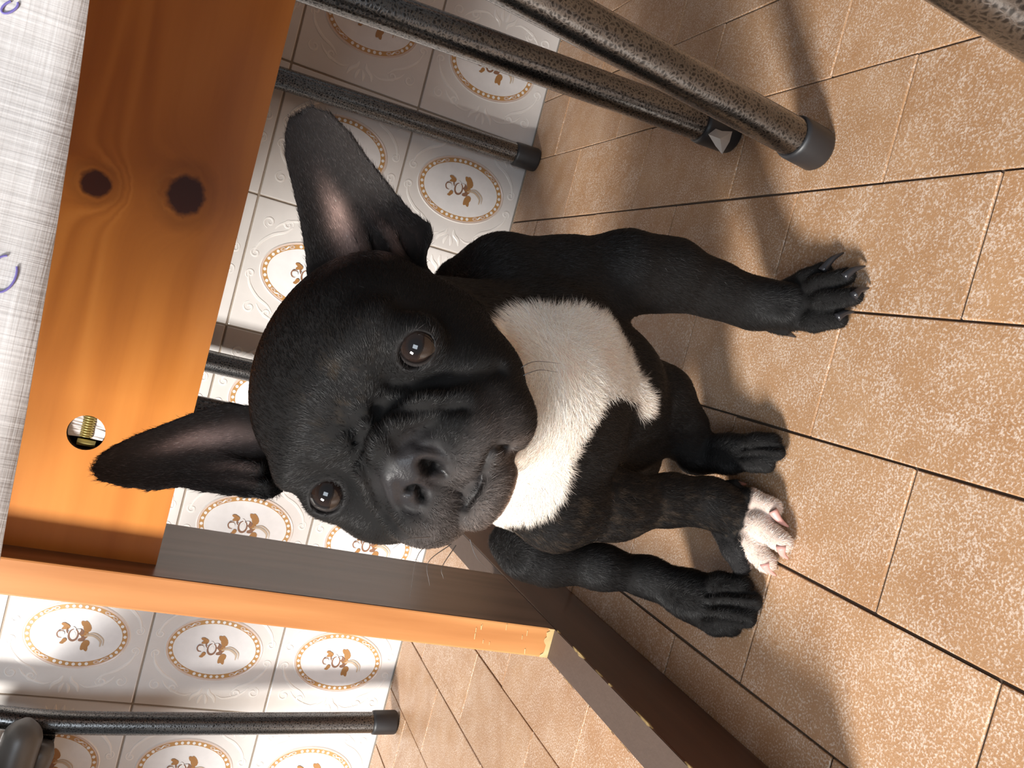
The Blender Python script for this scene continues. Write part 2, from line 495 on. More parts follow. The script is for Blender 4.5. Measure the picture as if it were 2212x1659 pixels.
    stroke([(1 * k, 6.4 * k), (3.2 * k, 7.4 * k), (5.0 * k, 7.2 * k)], 0.5 * k, 8, -0.0016)
    # raised scrolls in the corners and a fleuron at each side
    def ridge(pts, w, h):
        P = catmull([(p[0], 0, p[1]) for p in pts], 5); n = len(P); vv = []
        for i in range(n):
            t = P[min(i + 1, n - 1)] - P[max(i - 1, 0)]; t /= np.linalg.norm(t)
            nn = np.array([-t[2], 0, t[0]])
            ww = 1.5 * w * (0.3 + 0.7 * math.sin(math.pi * (i + 0.5) / n)); hh_ = 0.75 * h * (0.4 + 0.6 * math.sin(math.pi * (i + 0.5) / n))
            for u, y in ((-1, 0.0003), (-0.5, -hh_ * 0.8), (0.5, -hh_ * 0.8), (1, 0.0003)):
                q = P[i] + nn * ww * u; vv.append((q[0], y, q[2]))
        f = []
        for i in range(n - 1):
            for j in range(3): f.append((4 * i + j, 4 * i + j + 1, 4 * i + 5 + j, 4 * i + 4 + j))
        mb.add(vv, f, 3)
    def spiral(cx, cz, r0, r1, a0, turns, sgn):
        return [(cx + (r0 + (r1 - r0) * t) * math.cos(a0 + sgn * turns * 2 * math.pi * t), cz + (r0 + (r1 - r0) * t) * math.sin(a0 + sgn * turns * 2 * math.pi * t)) for t in np.linspace(0, 1, 12)]
    for sx in (-1, 1):
        for sz in (-1, 1):
            f = lambda P: [(sx * p[0], sz * p[1]) for p in P]
            ridge(f([(0.010, 0.0655), (0.024, 0.0610), (0.036, 0.0500), (0.043, 0.0370), (0.050, 0.030)]), 0.0016, 0.0011)
            ridge(f(spiral(0.0120, 0.0630, 0.0058, 0.0010, 0.0, 1.2, 1)), 0.0011, 0.0010)
            ridge(f(spiral(0.0515, 0.0355, 0.0060, 0.0012, -1.6, 1.2, 1)), 0.0011, 0.0010)
            ridge(f(spiral(0.0490, 0.0560, 0.0068, 0.0012, 3.0, 1.25, -1)), 0.0011, 0.0010)
            ridge(f([(0.0435, 0.0490), (0.050, 0.044), (0.056, 0.034), (0.0590, 0.022), (0.0560, 0.014)]), 0.0013, 0.0010)
            ridge(f([(0.0480, 0.004), (0.0540, 0.0060), (0.0590, 0.0120), (0.0655, 0.0145)]), 0.0019, 0.0011)
            ridge(f([(0.0560, 0.0015), (0.0620, 0.0040), (0.0680, 0.0045)]), 0.0016, 0.0010)
    return mb.mesh('wall_tile', [M_GLAZE, M_OVAL, M_GOLD, M_RELIEF, M_PINK, M_PETAL, M_PINK, M_LEAF, M_BROWN, M_STEM])

def build_wall():
    w = link('wall_back', bm_mesh(box_bm((-1.6, 0.0025, -0.06), (1.5, 0.12, 2.4)), 'wall_back', M_WGROUT))
    tag(w, kind='structure')
    me = tile_mesh()
    rnd = random.Random(2)
    for c in range(-8, 6):
        for r in range(6):
            o = link('wall_tile', me, w)
            zb = WZ0 + (r - 1) * WH
            o.location = (WX0 + (c + 0.5) * WW, -0.0 + rnd.uniform(0, 0.0004) + 0.0005, zb + WH / 2)
            o.rotation_euler = (rnd.uniform(-1, 1) * 0.002, 0, rnd.uniform(-1, 1) * 0.002)
    up = link('plaster', bm_mesh(box_bm((-1.6, 0.0, WZ0 + 5 * WH + 0.001), (1.5, 0.0025, 2.4)), 'plaster', M_PLASTER), w)
build_wall()

# ------------------------------------------------------------------ trestle table
def board(name, lo, hi, mat, parent, bevel=0.0012, origin=None):
    org = origin if origin is not None else [(lo[i] + hi[i]) / 2 for i in range(3)]
    bm = box_bm([lo[i] - org[i] for i in range(3)], [hi[i] - org[i] for i in range(3)], bevel, 2)
    o = link(name, bm_mesh(bm, name, mat), parent)
    o.location = org
    return o
LX0, LX1 = -0.2415, -0.2195        # leg panel thickness in x
LY0, LY1 = -0.4800, -0.3675        # leg depth
FOOT_H = 0.0560
AP_Z = 0.3258                       # lower edge of the stretcher board
AP_Y = -0.4590
TOP_Z = 0.705
def build_table():
    T = empty('trestle_table', (0.2, -0.42, 0))
    tag(T, 'orange pine trestle table with dark foot board over the tiled floor', 'table')
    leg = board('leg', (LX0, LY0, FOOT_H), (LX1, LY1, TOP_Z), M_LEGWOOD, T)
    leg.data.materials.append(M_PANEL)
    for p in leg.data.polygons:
        if abs(p.normal.x) > 0.9: p.material_index = 1  # wide x faces of the leg get a darker brown than its edges
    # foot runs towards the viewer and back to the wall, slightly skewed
    org = (-0.2305, -0.4235, 0)
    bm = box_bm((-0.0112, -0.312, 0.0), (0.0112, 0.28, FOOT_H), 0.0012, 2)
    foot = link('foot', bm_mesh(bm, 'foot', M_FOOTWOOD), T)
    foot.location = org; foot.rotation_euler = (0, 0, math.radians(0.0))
    # worn upper face of the foot with bare wood along its arrises
    bmw = box_bm((-0.0106, -0.3105, FOOT_H - 0.0005), (0.0106, 0.279, FOOT_H + 0.0004))
    worn = link('worn_top', bm_mesh(bmw, 'worn_top', M_WORN), foot); worn.location = org
    tag(worn, 'grey-brown worn upper edge of the foot board')
    rnd = random.Random(7)
    for side in (-1, 1):
        y = -0.060
        while y > -0.30:
            mb = MB()
            ln = rnd.uniform(0.003, 0.020)
            w = rnd.uniform(0.0005, 0.0018) if side > 0 else rnd.uniform(0.0003, 0.0007)
            x = side * 0.0113; n = 7
            v = []; f = []
            for i in range(n + 1):
                yy = y - ln * i / n
                ww = w * math.sin(math.pi * (i + 0.3) / (n + 0.6)) * rnd.uniform(0.35, 1.3)
                v += [(x - side * ww, yy, FOOT_H + 0.0006), (x + side * 0.0003, yy, FOOT_H + 0.0001), (x + side * 0.0003, yy, FOOT_H - 0.0004 - ww * 0.6)]
            for i in range(n):
                for q2 in range(2):
                    q = (3 * i + q2, 3 * i + q2 + 1, 3 * i + 4 + q2, 3 * i + 3 + q2)
                    f.append(q if side < 0 else q[::-1])
            mb.add(v, f)
            o = link('bare_wood_chip', mb.mesh('bare_wood_chip', [M_CHIP]), foot); o.location = org
            y -= ln + rnd.uniform(0.004, 0.035)
    # pale strip where the leg meets the foot
    mb = MB(); v = []; n = 14
    for i in range(n + 1):
        x = LX0 + 0.0004 + (LX1 - LX0 - 0.0008) * i / n
        v += [(x, LY0 - 0.0005, FOOT_H + 0.0005), (x, LY0 - 0.0005, FOOT_H + 0.0035 + rnd.uniform(0, 0.0035))]
    mb.add(v, [(2 * i, 2 * i + 2, 2 * i + 3, 2 * i + 1) for i in range(n)])
    link('bare_wood_patch', mb.mesh('bare_wood_patch', [M_CHIP]), leg)
    for i in range(10):
        z = FOOT_H + rnd.uniform(0.012, 0.06); x = rnd.uniform(LX0 + 0.003, LX1 - 0.002); w = rnd.uniform(0.0003, 0.0007); h = rnd.uniform(0.0006, 0.0016)
        mb = MB(); mb.add([(x - h * 1.5, LY0 - 0.0004, z), (x + h * 1.5, LY0 - 0.0004, z + w), (x + h * 1.2, LY0 - 0.0004, z + 2 * w), (x - h * 1.4, LY0 - 0.0004, z + w)], [(0, 1, 2, 3)])
        link('scratch', mb.mesh('scratch', [M_CHIP]), leg)
    # stretcher board with the bolt hole
    ox, oz = 0.0, AP_Z
    hole = at_y(186, 935, AP_Y); hr = 0.0104
    x0, x1, z0, z1 = LX1 - 0.0, 1.02, AP_Z, AP_Z + 0.135
    mb = MB(); N = 32
    xa, xb = hole[0] - 0.03, hole[0] + 0.03
    ring = [(hole[0] + hr * math.cos(2 * math.pi * k / N), AP_Y, hole[2] + hr * math.sin(2 * math.pi * k / N)) for k in range(N)]
    def sq(a):
        c, s_ = math.cos(a), math.sin(a); mm = max(abs(c) / 0.03, 0); 
        t = []
        if c > 1e-9: t.append((xb - hole[0]) / c)
        if c < -1e-9: t.append((xa - hole[0]) / c)
        if s_ > 1e-9: t.append((z1 - hole[2]) / s_)
        if s_ < -1e-9: t.append((z0 - hole[2]) / s_)
        r = min(t); return (hole[0] + r * c, AP_Y, hole[2] + r * s_)
    angs = [2 * math.pi * k / N for k in range(N)]
    outer = [sq(a) for a in angs]
    mb.add(ring + outer, [(k, (k + 1) % N, N + (k + 1) % N, N + k) for k in range(N)])
    corners = [(xb, AP_Y, z1), (xa, AP_Y, z1), (xa, AP_Y, z0), (xb, AP_Y, z0)]
    for cx in corners:
        a = math.atan2(cx[2] - hole[2], cx[0] - hole[0]) % (2 * math.pi)
        k = int(a / (2 * math.pi) * N) % N
        mb.add([outer[k], outer[(k + 1) % N], cx], [(0, 1, 2)])
    yb = AP_Y + 0.022
    mb.add([(x0, AP_Y, z0), (xa, AP_Y, z0), (xa, AP_Y, z1), (x0, AP_Y, z1)], [(0, 1, 2, 3)])
    mb.add([(xb, AP_Y, z0), (x1, AP_Y, z0), (x1, AP_Y, z1), (xb, AP_Y, z1)], [(0, 1, 2, 3)])
    mb.add([(x0, yb, z0), (x1, yb, z0), (x1, yb, z1), (x0, yb, z1)], [(3, 2, 1, 0)])
    mb.add([(x0, AP_Y, z0), (x1, AP_Y, z0), (x1, yb, z0), (x0, yb, z0)], [(3, 2, 1, 0)])
    mb.add([(x0, AP_Y, z1), (x1, AP_Y, z1), (x1, yb, z1), (x0, yb, z1)], [(0, 1, 2, 3)])
    mb.v = [(v[0] - ox, v[1] - AP_Y, v[2] - oz) for v in mb.v]
    st = link('stretcher', mb.mesh('stretcher', [M_PINE]), T); st.location = (ox, AP_Y, oz)
    # hole lining, white filler, threaded bolt and brass nut inside it
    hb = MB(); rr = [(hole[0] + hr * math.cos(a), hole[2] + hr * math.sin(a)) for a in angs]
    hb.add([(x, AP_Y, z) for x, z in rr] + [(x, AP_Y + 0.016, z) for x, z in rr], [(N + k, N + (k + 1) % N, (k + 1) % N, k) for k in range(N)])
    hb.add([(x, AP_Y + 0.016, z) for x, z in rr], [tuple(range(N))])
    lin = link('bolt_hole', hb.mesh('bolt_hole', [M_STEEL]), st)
    bolt = MB(); yy = AP_Y + 0.0050
    prof = []
    nthr = 9
    for i in range(nthr * 4 + 1):
        t = i / (nthr * 4)
        prof.append((np.array([hole[0] - 0.003 + 0.0135 * t, yy, hole[2] + 0.0000]), 0.0030 + 0.0007 * (1 if i % 4 < 2 else -0.3)))
    tube(bolt, [p[0] for p in prof], [p[1] for p in prof], 14)
    link('bolt', bolt.mesh('bolt', [M_BRASS]), st, True)
    nut = MB(); tube(nut, [(hole[0] - 0.0068, yy, hole[2] - 0.006), (hole[0] - 0.0068, yy, hole[2] + 0.004)], 0.0022, 6)
    link('barrel_nut', nut.mesh('barrel_nut', [M_BRASS]), st)
    for sgn in (-1, 1):
        wf = MB(); vv = []
        for k in range(15):
            a = -1.0 + 2.0 * k / 14
            rad = hr * 0.97
            xx = hole[0] + (-0.0040 + 0.0138 * (k / 14)); half = math.sqrt(max(1e-9, rad ** 2 - (xx - hole[0]) ** 2))
            vv += [(xx, AP_Y + 0.0055 + rnd.uniform(-1, 1) * 0.0006, hole[2] + sgn * 0.0026), (xx, AP_Y + 0.0035 + rnd.uniform(-1, 1) * 0.0008, hole[2] + sgn * half)]
        fs = [(2 * k, 2 * k + 2, 2 * k + 3, 2 * k + 1) for k in range(14)]
        wf.add(vv, fs if sgn > 0 else [q[::-1] for q in fs])
        link('white_filler', wf.mesh('white_filler', [M_WHITE]), st)
    board('tabletop', (-0.345, -0.705, TOP_Z), (1.05, -0.125, TOP_Z + 0.022), M_LEGWOOD, T, 0.003)
    leg2 = board('leg', (1.02, LY0, FOOT_H), (1.042, LY1, TOP_Z), M_LEGWOOD, T)
    f2 = board('foot', (1.02, -0.735, 0), (1.042, -0.145, FOOT_H), M_FOOTWOOD, T)
    return T
build_table()

def build_cloth():
    """draped over the table: top sheet, front drop with the visible hem, shorter end drops and back drop"""
    zt = TOP_Z + 0.0235
    x0, x1, y0, y1 = -0.351, 1.056, -0.711, -0.119
    mb = MB()
    nx, nz = 260, 40
    def hem(x):   # front hem height
        return 0.3785 + (x + 0.154) * 0.067 + 0.0006 * math.sin(x * 31)
    rnd = random.Random(3)
    # front drop
    def cloth_y(x, t):
        f = 0.0075 * math.sin(x * 26 + 0.9) + 0.0045 * math.sin(x * 61 + 1.3) + 0.002 * math.sin(x * 118 + 6 * t)
        e = min(1.0, t * 3) * (1.0 if t < 0.72 else 1.0 - 0.75 * min(1.0, (t - 0.72) / 0.2))
        return y0 - 0.004 * min(1, t * 8) + f * e
    vv = []; ff = []
    for i in range(nx + 1):
        x = x0 + (x1 - x0) * i / nx
        for j in range(nz + 1):
            t = j / nz
            z = zt + (hem(x) - zt) * t
            y = cloth_y(x, t)
            if j == 0: y = y0
            vv.append((x, y, z))
    for i in range(nx):
        for j in range(nz):
            a = i * (nz + 1) + j; ff.append((a, a + 1, a + nz + 2, a + nz + 1))
    mb.add(vv, ff)
    # top
    mb.add([(x0, y0, zt), (x1, y0, zt), (x1, y1, zt), (x0, y1, zt)], [(0, 1, 2, 3)])
    # left end drop and right end drop, back drop
    for xx, sgn in ((x0, -1), (x1, 1)):
        v2 = []; f2 = []; n = 40
        for i in range(n + 1):
            y = y0 + (y1 - y0) * i / n
            for j in range(7):
                t = j / 6
                v2.append((xx + sgn * (0.004 * min(1, t * 4) + 0.006 * t * math.sin(y * 40)), y, zt - 0.20 * t))
        for i in range(n):
            for j in range(6):
                a = i * 7 + j; q = (a, a + 7, a + 8, a + 1); f2.append(q if sgn > 0 else q[::-1])
        mb.add(v2, f2)
    v2 = []; f2 = []; n = 60
    for i in range(n + 1):
        x = x0 + (x1 - x0) * i / n
        for j in range(7):
            t = j / 6; v2.append((x, y1 + 0.004 * min(1, t * 4) + 0.006 * t * math.sin(x * 30), zt - 0.2 * t))
    for i in range(n):
        for j in range(6):
            a = i * 7 + j; f2.append((a, a + 7, a + 8, a + 1))
    mb.add(v2, f2)
    me = mb.mesh('tablecloth', [M_CLOTH])
    o = link('tablecloth', me, None, True)
    tag(o, 'white woven tablecloth hanging over the edge of the pine table', 'tablecloth')
    so = o.modifiers.new('thickness', 'SOLIDIFY'); so.thickness = 0.0006; so.offset = -1
    # violet printed marks
    for (px, py, rpx, ang) in ((3, 592, 26, 0.2), (12, 3, 14, 1.0)):
        c = at_y(px, py, y0 - 0.008); r = rpx * 0.31 / F_PX
        P = [(c[0] + 1.3 * r * math.cos(t) * math.cos(ang) - 0.7 * r * math.sin(t) * math.sin(ang), y0 - 0.0085, c[2] + 0.8 * r * math.sin(t)) for t in np.linspace(0.0, 5.2, 22)]
        P = [(q[0], cloth_y(q[0], (q[2] - zt) / (hem(q[0]) - zt)) - 0.0005, q[2]) for q in P]
        ik = MB(); tube(ik, P, 0.00035, 6)
        link('printed_motif', ik.mesh('printed_motif', [M_INK]), o)
    return o
build_cloth()

# ------------------------------------------------------------------ chairs and stool of hammered tube
TR = 0.0122
def leg_with_cap(T, foot, pts, cap_len=0.03):
    """foot: point on the floor; pts: rest of the tube upward"""
    foot = np.array(foot, float); p1 = np.array(pts[0], float)
    d = (p1 - foot) / np.linalg.norm(p1 - foot)
    path = [foot + d * 0.012] + [np.array(p, float) for p in pts]
    P = catmull(path, 8) if len(path) > 2 else [path[0] + (path[1] - path[0]) * t for t in np.linspace(0, 1, 12)]
    lg = tube_obj('leg', P, TR, M_HAMMER, T)
    mb = MB()
    rr = TR + 0.0018
    tube(mb, [foot + d * 0.0, foot + d * 0.002, foot + d * (cap_len - 0.003), foot + d * cap_len, foot + d * (cap_len + 0.0005)], [rr * 0.93, rr, rr, rr * 0.97, TR], 24)
    zmin = min(v[2] for v in mb.v)
    mb.v = [(v[0], v[1], v[2] - zmin + 0.0002) if v[2] - zmin < 0.02 else v for v in mb.v] if zmin < 0.0002 else mb.v
    mb.v = [(v[0], v[1], max(v[2], 0.0002)) for v in mb.v]
    link('foot_cap', mb.mesh('foot_cap', [M_RUBBER]), lg, True)
    return lg

def seat_pad(T, x0, x1, y0, y1, z):
    bm = box_bm((x0, y0, z), (x1, y1, z + 0.035), 0.014, 4)
    return link('seat', bm_mesh(bm, 'seat', M_SEAT), T, True)

def build_dining_chair():
    T = empty('dining_chair', (0.02, -0.22, 0))
    tag(T, 'hammered black tube chair pushed under the table behind the dog', 'chair')
    seat_z = 0.43
    B0 = at_z(1583, 293, 0.0); Btop = at_y(800, 12, B0[1] + 0.002); dB = (Btop - B0) / Btop[2]
    lgB = leg_with_cap(T, (B0[0], B0[1], 0), [B0 + dB * 0.15, B0 + dB * 0.30, B0 + dB * seat_z])
    C0 = at_z(1160, 347, 0.0); Ct = at_y(612, 171, C0[1] + 0.006); dC = (Ct - C0) / Ct[2]
    lgC = leg_with_cap(T, (C0[0], C0[1], 0), [C0 + dC * 0.15, C0 + dC * 0.30, C0 + dC * seat_z, (C0 + dC * seat_z) + np.array([0, -0.002, 0.33])])
    D0 = np.array([-0.135, -0.034, 0])
    leg_with_cap(T, D0, [D0 + (0, 0.0, 0.15), D0 + (0.0, 0, 0.30), D0 + (0, 0, seat_z), D0 + (0, -0.002, 0.76)])
    e = at_y(430, 893, -0.385)
    E0 = np.array([e[0], -0.385, 0])
    leg_with_cap(T, E0, [E0 + (0, 0, 0.15), E0 + (0, 0, 0.30), E0 + (0, 0.002, seat_z)])
    # seat frame rails, pad and back
    zf = seat_z - 0.004
    bt, ct = B0 + dB * zf, C0 + dC * zf
    for a, b_ in (((bt[0], bt[1], zf), (ct[0], ct[1], zf)), ((D0[0], D0[1], zf), (E0[0], E0[1], zf)), ((bt[0], bt[1], zf), (E0[0], E0[1], zf)), ((ct[0], ct[1], zf), (D0[0], D0[1], zf))):
        tube_obj('seat_rail', [np.array(a) + (np.array(b_) - np.array(a)) * t for t in np.linspace(0, 1, 6)], TR * 0.9, M_HAMMER, T)
    seat_pad(T, -0.15, 0.18, -0.42, -0.05, seat_z + 0.012)
    bm = box_bm((-0.14, -0.052, 0.60), (0.18, -0.030, 0.76), 0.008, 3)
    link('backrest', bm_mesh(bm, 'backrest', M_SEAT), T, True)
    # strip of clear tape with a loose end near the front foot
    mb = MB()
    d = dB / np.linalg.norm(dB)
    c1 = B0 + dB * 0.022
    tube(mb, [c1, c1 + d * 0.007], TR + 0.0006, 20, caps=False)
    a = pt(1545, 272, 0.6); 
    dd = np.linalg.norm(c1 - CAM) * 0.985
    def cp(x, y, k=1.0): 
        v = ray(x, y); return CAM + v * (((c1 - CAM) @ RC[2]) * k)
    q = [cp(1546, 278, 0.975), cp(1560, 283, 0.97), cp(1582, 284, 0.972), cp(1576, 306, 0.965), cp(1560, 333, 0.96), cp(1546, 316, 0.965), cp(1530, 290, 0.965)]
    ctr = cp(1556, 300, 0.95)
    mb.add(q + [ctr], [(i, (i + 1) % 7, 7) for i in range(7)])
    tp = link('tape', mb.mesh('tape', [M_TAG]), lgB)
    tag(tp, 'loose strip of clear tape around the leg')
    return T
build_dining_chair()

def build_left_chair():
    T = empty('dining_chair', (-0.72, -0.2, 0))
    tag(T, 'hammered black tube chair standing left of the table leg', 'chair')
    F0 = at_z(857, 1560, 0.0)
    p1 = at_y(500, 1563, F0[1] + 0.004); p2 = at_y(200, 1562, F0[1] + 0.008); p3 = at_y(60, 1556, F0[1] + 0.010); p4 = at_y(-40, 1545, F0[1] + 0.012)
    leg_with_cap(T, F0, [p1, p2, p3, p4, p4 + (p4 - p3) * 2.5, p4 + (p4 - p3) * 4 + np.array([0.02, 0, 0.05])])
    sx = -0.40
    zr = at_y(95, 1600, F0[1])[2]
    r0 = at_y(92, 1590, F0[1] + 0.004)
    tube_obj('seat_rail', [r0, r0 + np.array([-0.1, -0.002, 0.0]), r0 + np.array([sx, -0.004, 0.0])], TR, M_HAMMER, T)
    for dx, dy in ((sx, 0.0), (sx, -0.38), (-0.03, -0.38)):
        g = np.array([F0[0] + dx - 0.035, F0[1] + dy, 0])
        if dy < 0 and dx > -0.1: continue
        leg_with_cap(T, g, [g + (0, 0, 0.15), g + (0, 0, 0.30), g + (0, 0, zr + 0.01)])
    seat_pad(T, F0[0] + sx - 0.04, F0[0] - 0.06, F0[1] - 0.40, F0[1] + 0.01, zr + 0.045)
    bm = box_bm((F0[0] + sx - 0.04, F0[1] - 0.012, 0.62), (F0[0] - 0.02, F0[1] + 0.01, 0.80), 0.008, 3)
    link('backrest', bm_mesh(bm, 'backrest', M_SEAT), T, True)
    # grey plastic glide clipped on the rail under the seat
    mb = MB()
    c0 = at_y(62, 1552, F0[1] - 0.02); c1 = at_y(20, 1680, F0[1] - 0.03)
    c0 = np.array(c0); c1 = np.array(c1)
    ax = c1 - c0
    path = [c0 + ax * t for t in np.linspace(0, 1, 12)]
    rad = [0.004, 0.012, 0.0165, 0.0185, 0.019, 0.019, 0.019, 0.019, 0.019, 0.019, 0.019, 0.018]
    tube(mb, path, rad, 20)
    g = link('plastic_bracket', mb.mesh('plastic_bracket', [M_CLIP]), T, True)
    tag(g, 'rounded grey plastic bracket under the seat')
    mb2 = MB()
    b0 = at_y(100, 1605, F0[1] - 0.012); b1 = at_y(60, 1690, F0[1] - 0.012)
    tube(mb2, [np.array(b0) + (np.array(b1) - np.array(b0)) * t for t in np.linspace(0, 1, 6)], [0.008, 0.012, 0.013, 0.013, 0.013, 0.013], 16)
    link('plastic_rib', mb2.mesh('plastic_rib', [M_CLIP]), g, True)
    return T
build_left_chair()

def build_stool():
    """low stool, its seat below the cloth's hem"""
    ZS = 0.325
    T = empty('stool', (0.31, -0.69, 0))
    tag(T, 'low hammered black tube stool at the right with thick black foot cap', 'stool')
    A0 = at_z(1772, 327, 0.0); At = at_y(1170, 2, A0[1] - 0.028); d = (At - A0) / At[2]
    leg_with_cap(T, A0, [A0 + d * 0.11, A0 + d * 0.22, A0 + d * ZS], 0.026)
    ctr = np.array([0.295, -0.70, 0])
    n0 = at_y(2178, 2, -0.79); n0d = np.array([0.04, 0.02, 0.45]) / 0.45
    N0 = n0 - n0d * n0[2]
    for fpt in (N0, np.array([0.46, -0.57, 0]), np.array([0.45, -0.84, 0])):
        tgt = ctr + (fpt - ctr) * 0.76; dd = np.array([tgt[0] - fpt[0], tgt[1] - fpt[1], ZS]) / ZS
        if fpt is N0: dd = n0d
        leg_with_cap(T, (fpt[0], fpt[1], 0), [fpt + dd * 0.11, fpt + dd * 0.22, fpt + dd * ZS])
    prof = [(0.150, 0.0), (0.165, 0.003), (0.170, 0.010), (0.170, 0.020), (0.166, 0.027), (0.155, 0.031), (0.02, 0.034)]
    mb = MB(); tube(mb, [ctr + (0, 0, ZS - 0.004 + z) for r, z in prof], [r for r, z in prof], 64)
    link('seat', mb.mesh('seat', [M_SEAT]), T, True)
build_stool()
#DOG#
# ------------------------------------------------------------------ dog: one continuous surface from blended volumes
HS = RC.T @ np.array([0.502, -0.815, -0.287])      # dog's left
HF = RC.T @ np.array([0.070, 0.369, -0.927])       # where the muzzle points
HU = RC.T @ np.array([-0.861, -0.445, -0.242])     # up through the skull
HF = HF / np.linalg.norm(HF)
HF, HS = HF * math.cos(0.03) - HS * math.sin(0.03), HS * math.cos(0.03) + HF * math.sin(0.03)
HU = HU - HF * (HU @ HF); HU /= np.linalg.norm(HU)
HS = HS - HF * (HS @ HF) - HU * (HS @ HU); HS /= np.linalg.norm(HS)
HO = CAM + RC.T @ np.array([-0.0499, 0.0030, 0.3873])
HO = HO - HS * 0.0030
HB = np.stack([HS, HF, HU])
def hp(s, f_, u): return HO + HS * s + HF * f_ + HU * u

def smin(a, b, k):
    h = np.clip(0.5 + 0.5 * (b - a) / k, 0, 1)
    return b + (a - b) * h - k * h * (1 - h)
def smax(a, b, k): return -smin(-a, -b, k)

class Ell:
    def __init__(s, c, r, basis=None, k=0.008, op='+', g='body'):
        s.c = np.array(c, float); s.r = np.array(r, float); s.B = np.eye(3) if basis is None else basis; s.k = k; s.op = op; s.g = g
        R_ = max(s.r); s.lo = s.c - R_; s.hi = s.c + R_
    def d(s, P):
        q = (P - s.c) @ s.B.T
        k0 = np.sqrt(((q / s.r) ** 2).sum(-1)); k1 = np.sqrt(((q / s.r ** 2) ** 2).sum(-1))
        return k0 * (k0 - 1.0) / np.maximum(k1, 1e-6)
class Cone:
    def __init__(s, a, b, ra, rb, k=0.008, op='+', g='body'):
        s.a = np.array(a, float); s.b = np.array(b, float); s.ra = ra; s.rb = rb; s.k = k; s.op = op; s.g = g
        R_ = max(ra, rb); s.lo = np.minimum(s.a, s.b) - R_; s.hi = np.maximum(s.a, s.b) + R_
    def d(s, P):
        ab = s.b - s.a; t = np.clip(((P - s.a) @ ab) / (ab @ ab), 0, 1)
        q = P - s.a - t[..., None] * ab
        return np.sqrt((q * q).sum(-1)) - (s.ra + (s.rb - s.ra) * t)
class Ear:
    def __init__(s, poly, dep, cup, thick, k=0.007, g='head', base_px=None, tilt=(0, 0), fold=0.0):
        s.dep = dep; s.k = k; s.op = '+'; s.g = g; s.th = thick; s.cup = cup
        xy = np.array([((x - 1106) / F_PX * dep, (y - 829.5) / F_PX * dep) for x, y in poly])
        s.o2 = xy.mean(0); s.poly = xy - s.o2
        bx = np.array(((base_px[0] - 1106) / F_PX * dep, (base_px[1] - 829.5) / F_PX * dep)) - s.o2
        i = np.argmax(((s.poly - bx) ** 2).sum(1)); s.tip = s.poly[i]
        s.ax = (s.tip - bx); s.len = np.linalg.norm(s.ax); s.ax /= s.len; s.base = bx
        s.pv = np.array([-s.ax[1], s.ax[0]])
        s.tilt = tilt; s.fold = fold
        w = CAM + np.array([RC.T @ np.array([x + s.o2[0], y + s.o2[1], dep]) for x, y in s.poly])
        s.lo = w.min(0) - 0.03; s.hi = w.max(0) + 0.03
        # half widths along the axis
        L_ = (s.poly - bx) @ s.ax; V = (s.poly - bx) @ s.pv
        s.us = np.linspace(0, s.len, 24); s.v0 = []; s.v1 = []
        n = len(s.poly)
        for u in s.us:
            cr = []
            for a in range(n):
                b = (a + 1) % n
                if (L_[a] - u) * (L_[b] - u) < 0:
                    t = (u - L_[a]) / (L_[b] - L_[a]); cr.append(V[a] + t * (V[b] - V[a]))
            if len(cr) < 2: cr = [s.v0[-1] * 0.3, s.v1[-1] * 0.3] if s.v0 else [-0.01, 0.01]
            s.v0.append(min(cr)); s.v1.append(max(cr))
    def local(s, P):
        q = (P - CAM) @ RC.T
        xy = q[..., :2] - s.o2; w = s.dep - q[..., 2]
        r = xy - s.base
        u = r @ s.ax; v = r @ s.pv
        a0 = np.interp(u, s.us, s.v0); a1 = np.interp(u, s.us, s.v1)
        c = (a0 + a1) / 2; h = np.maximum((a1 - a0) / 2, 0.002)
        t = np.clip((v - c) / h, -1.2, 1.2)
        un = np.clip(u / s.len, -0.2, 1.1)
        return xy, w, un, t
    def d(s, P):
        xy, w, un, t = s.local(P)
        g = -s.cup * (1 - t * t) * np.clip(1.15 - un, 0, 1) + s.tilt[0] * un + s.tilt[1] * t
        n = len(s.poly)
        x, y = xy[..., 0], xy[..., 1]
        dd = np.full(x.shape, 1e9); sg = np.ones(x.shape)
        for i in range(n):
            j = (i - 1) % n
            ex, ey = s.poly[j] - s.poly[i]
            wx, wy = x - s.poly[i][0], y - s.poly[i][1]
            tt = np.clip((wx * ex + wy * ey) / (ex * ex + ey * ey), 0, 1)
            bx, by = wx - ex * tt, wy - ey * tt
            dd = np.minimum(dd, bx * bx + by * by)
            c1 = y >= s.poly[i][1]; c2 = y < s.poly[j][1]; c3 = ex * wy > ey * wx
            fl = (c1 & c2 & c3) | (~c1 & ~c2 & ~c3)
            sg = np.where(fl, -sg, sg)
        p2 = np.sqrt(dd) * sg
        slab = np.abs(w - g) - s.th
        a = np.maximum(p2 + s.th, 0); b = np.maximum(slab + s.th, 0)
        return (np.minimum(np.maximum(p2 + s.th, slab + s.th), 0) + np.sqrt(a * a + b * b) - s.th) * 0.85

PR = []
def E_(c, r, basis=None, **k): PR.append(Ell(c, r, basis, **k)); return PR[-1]
def C_(a, b, ra, rb, **k): PR.append(Cone(a, b, ra, rb, **k)); return PR[-1]
def chain(pts, **k):
    """pts: (px, py, depth, radius in px)"""
    w = [(pt(x, y, d), r * d / F_PX) for x, y, d, r in pts]
    for (a, ra), (b, rb) in zip(w[:-1], w[1:]): C_(a, b, ra, rb, **k)
def zd(px, py, z):
    v = ray(px, py); return (z - CAM[2]) / v[2]

CAMB = RC  # radii given along image-x, image-y, depth
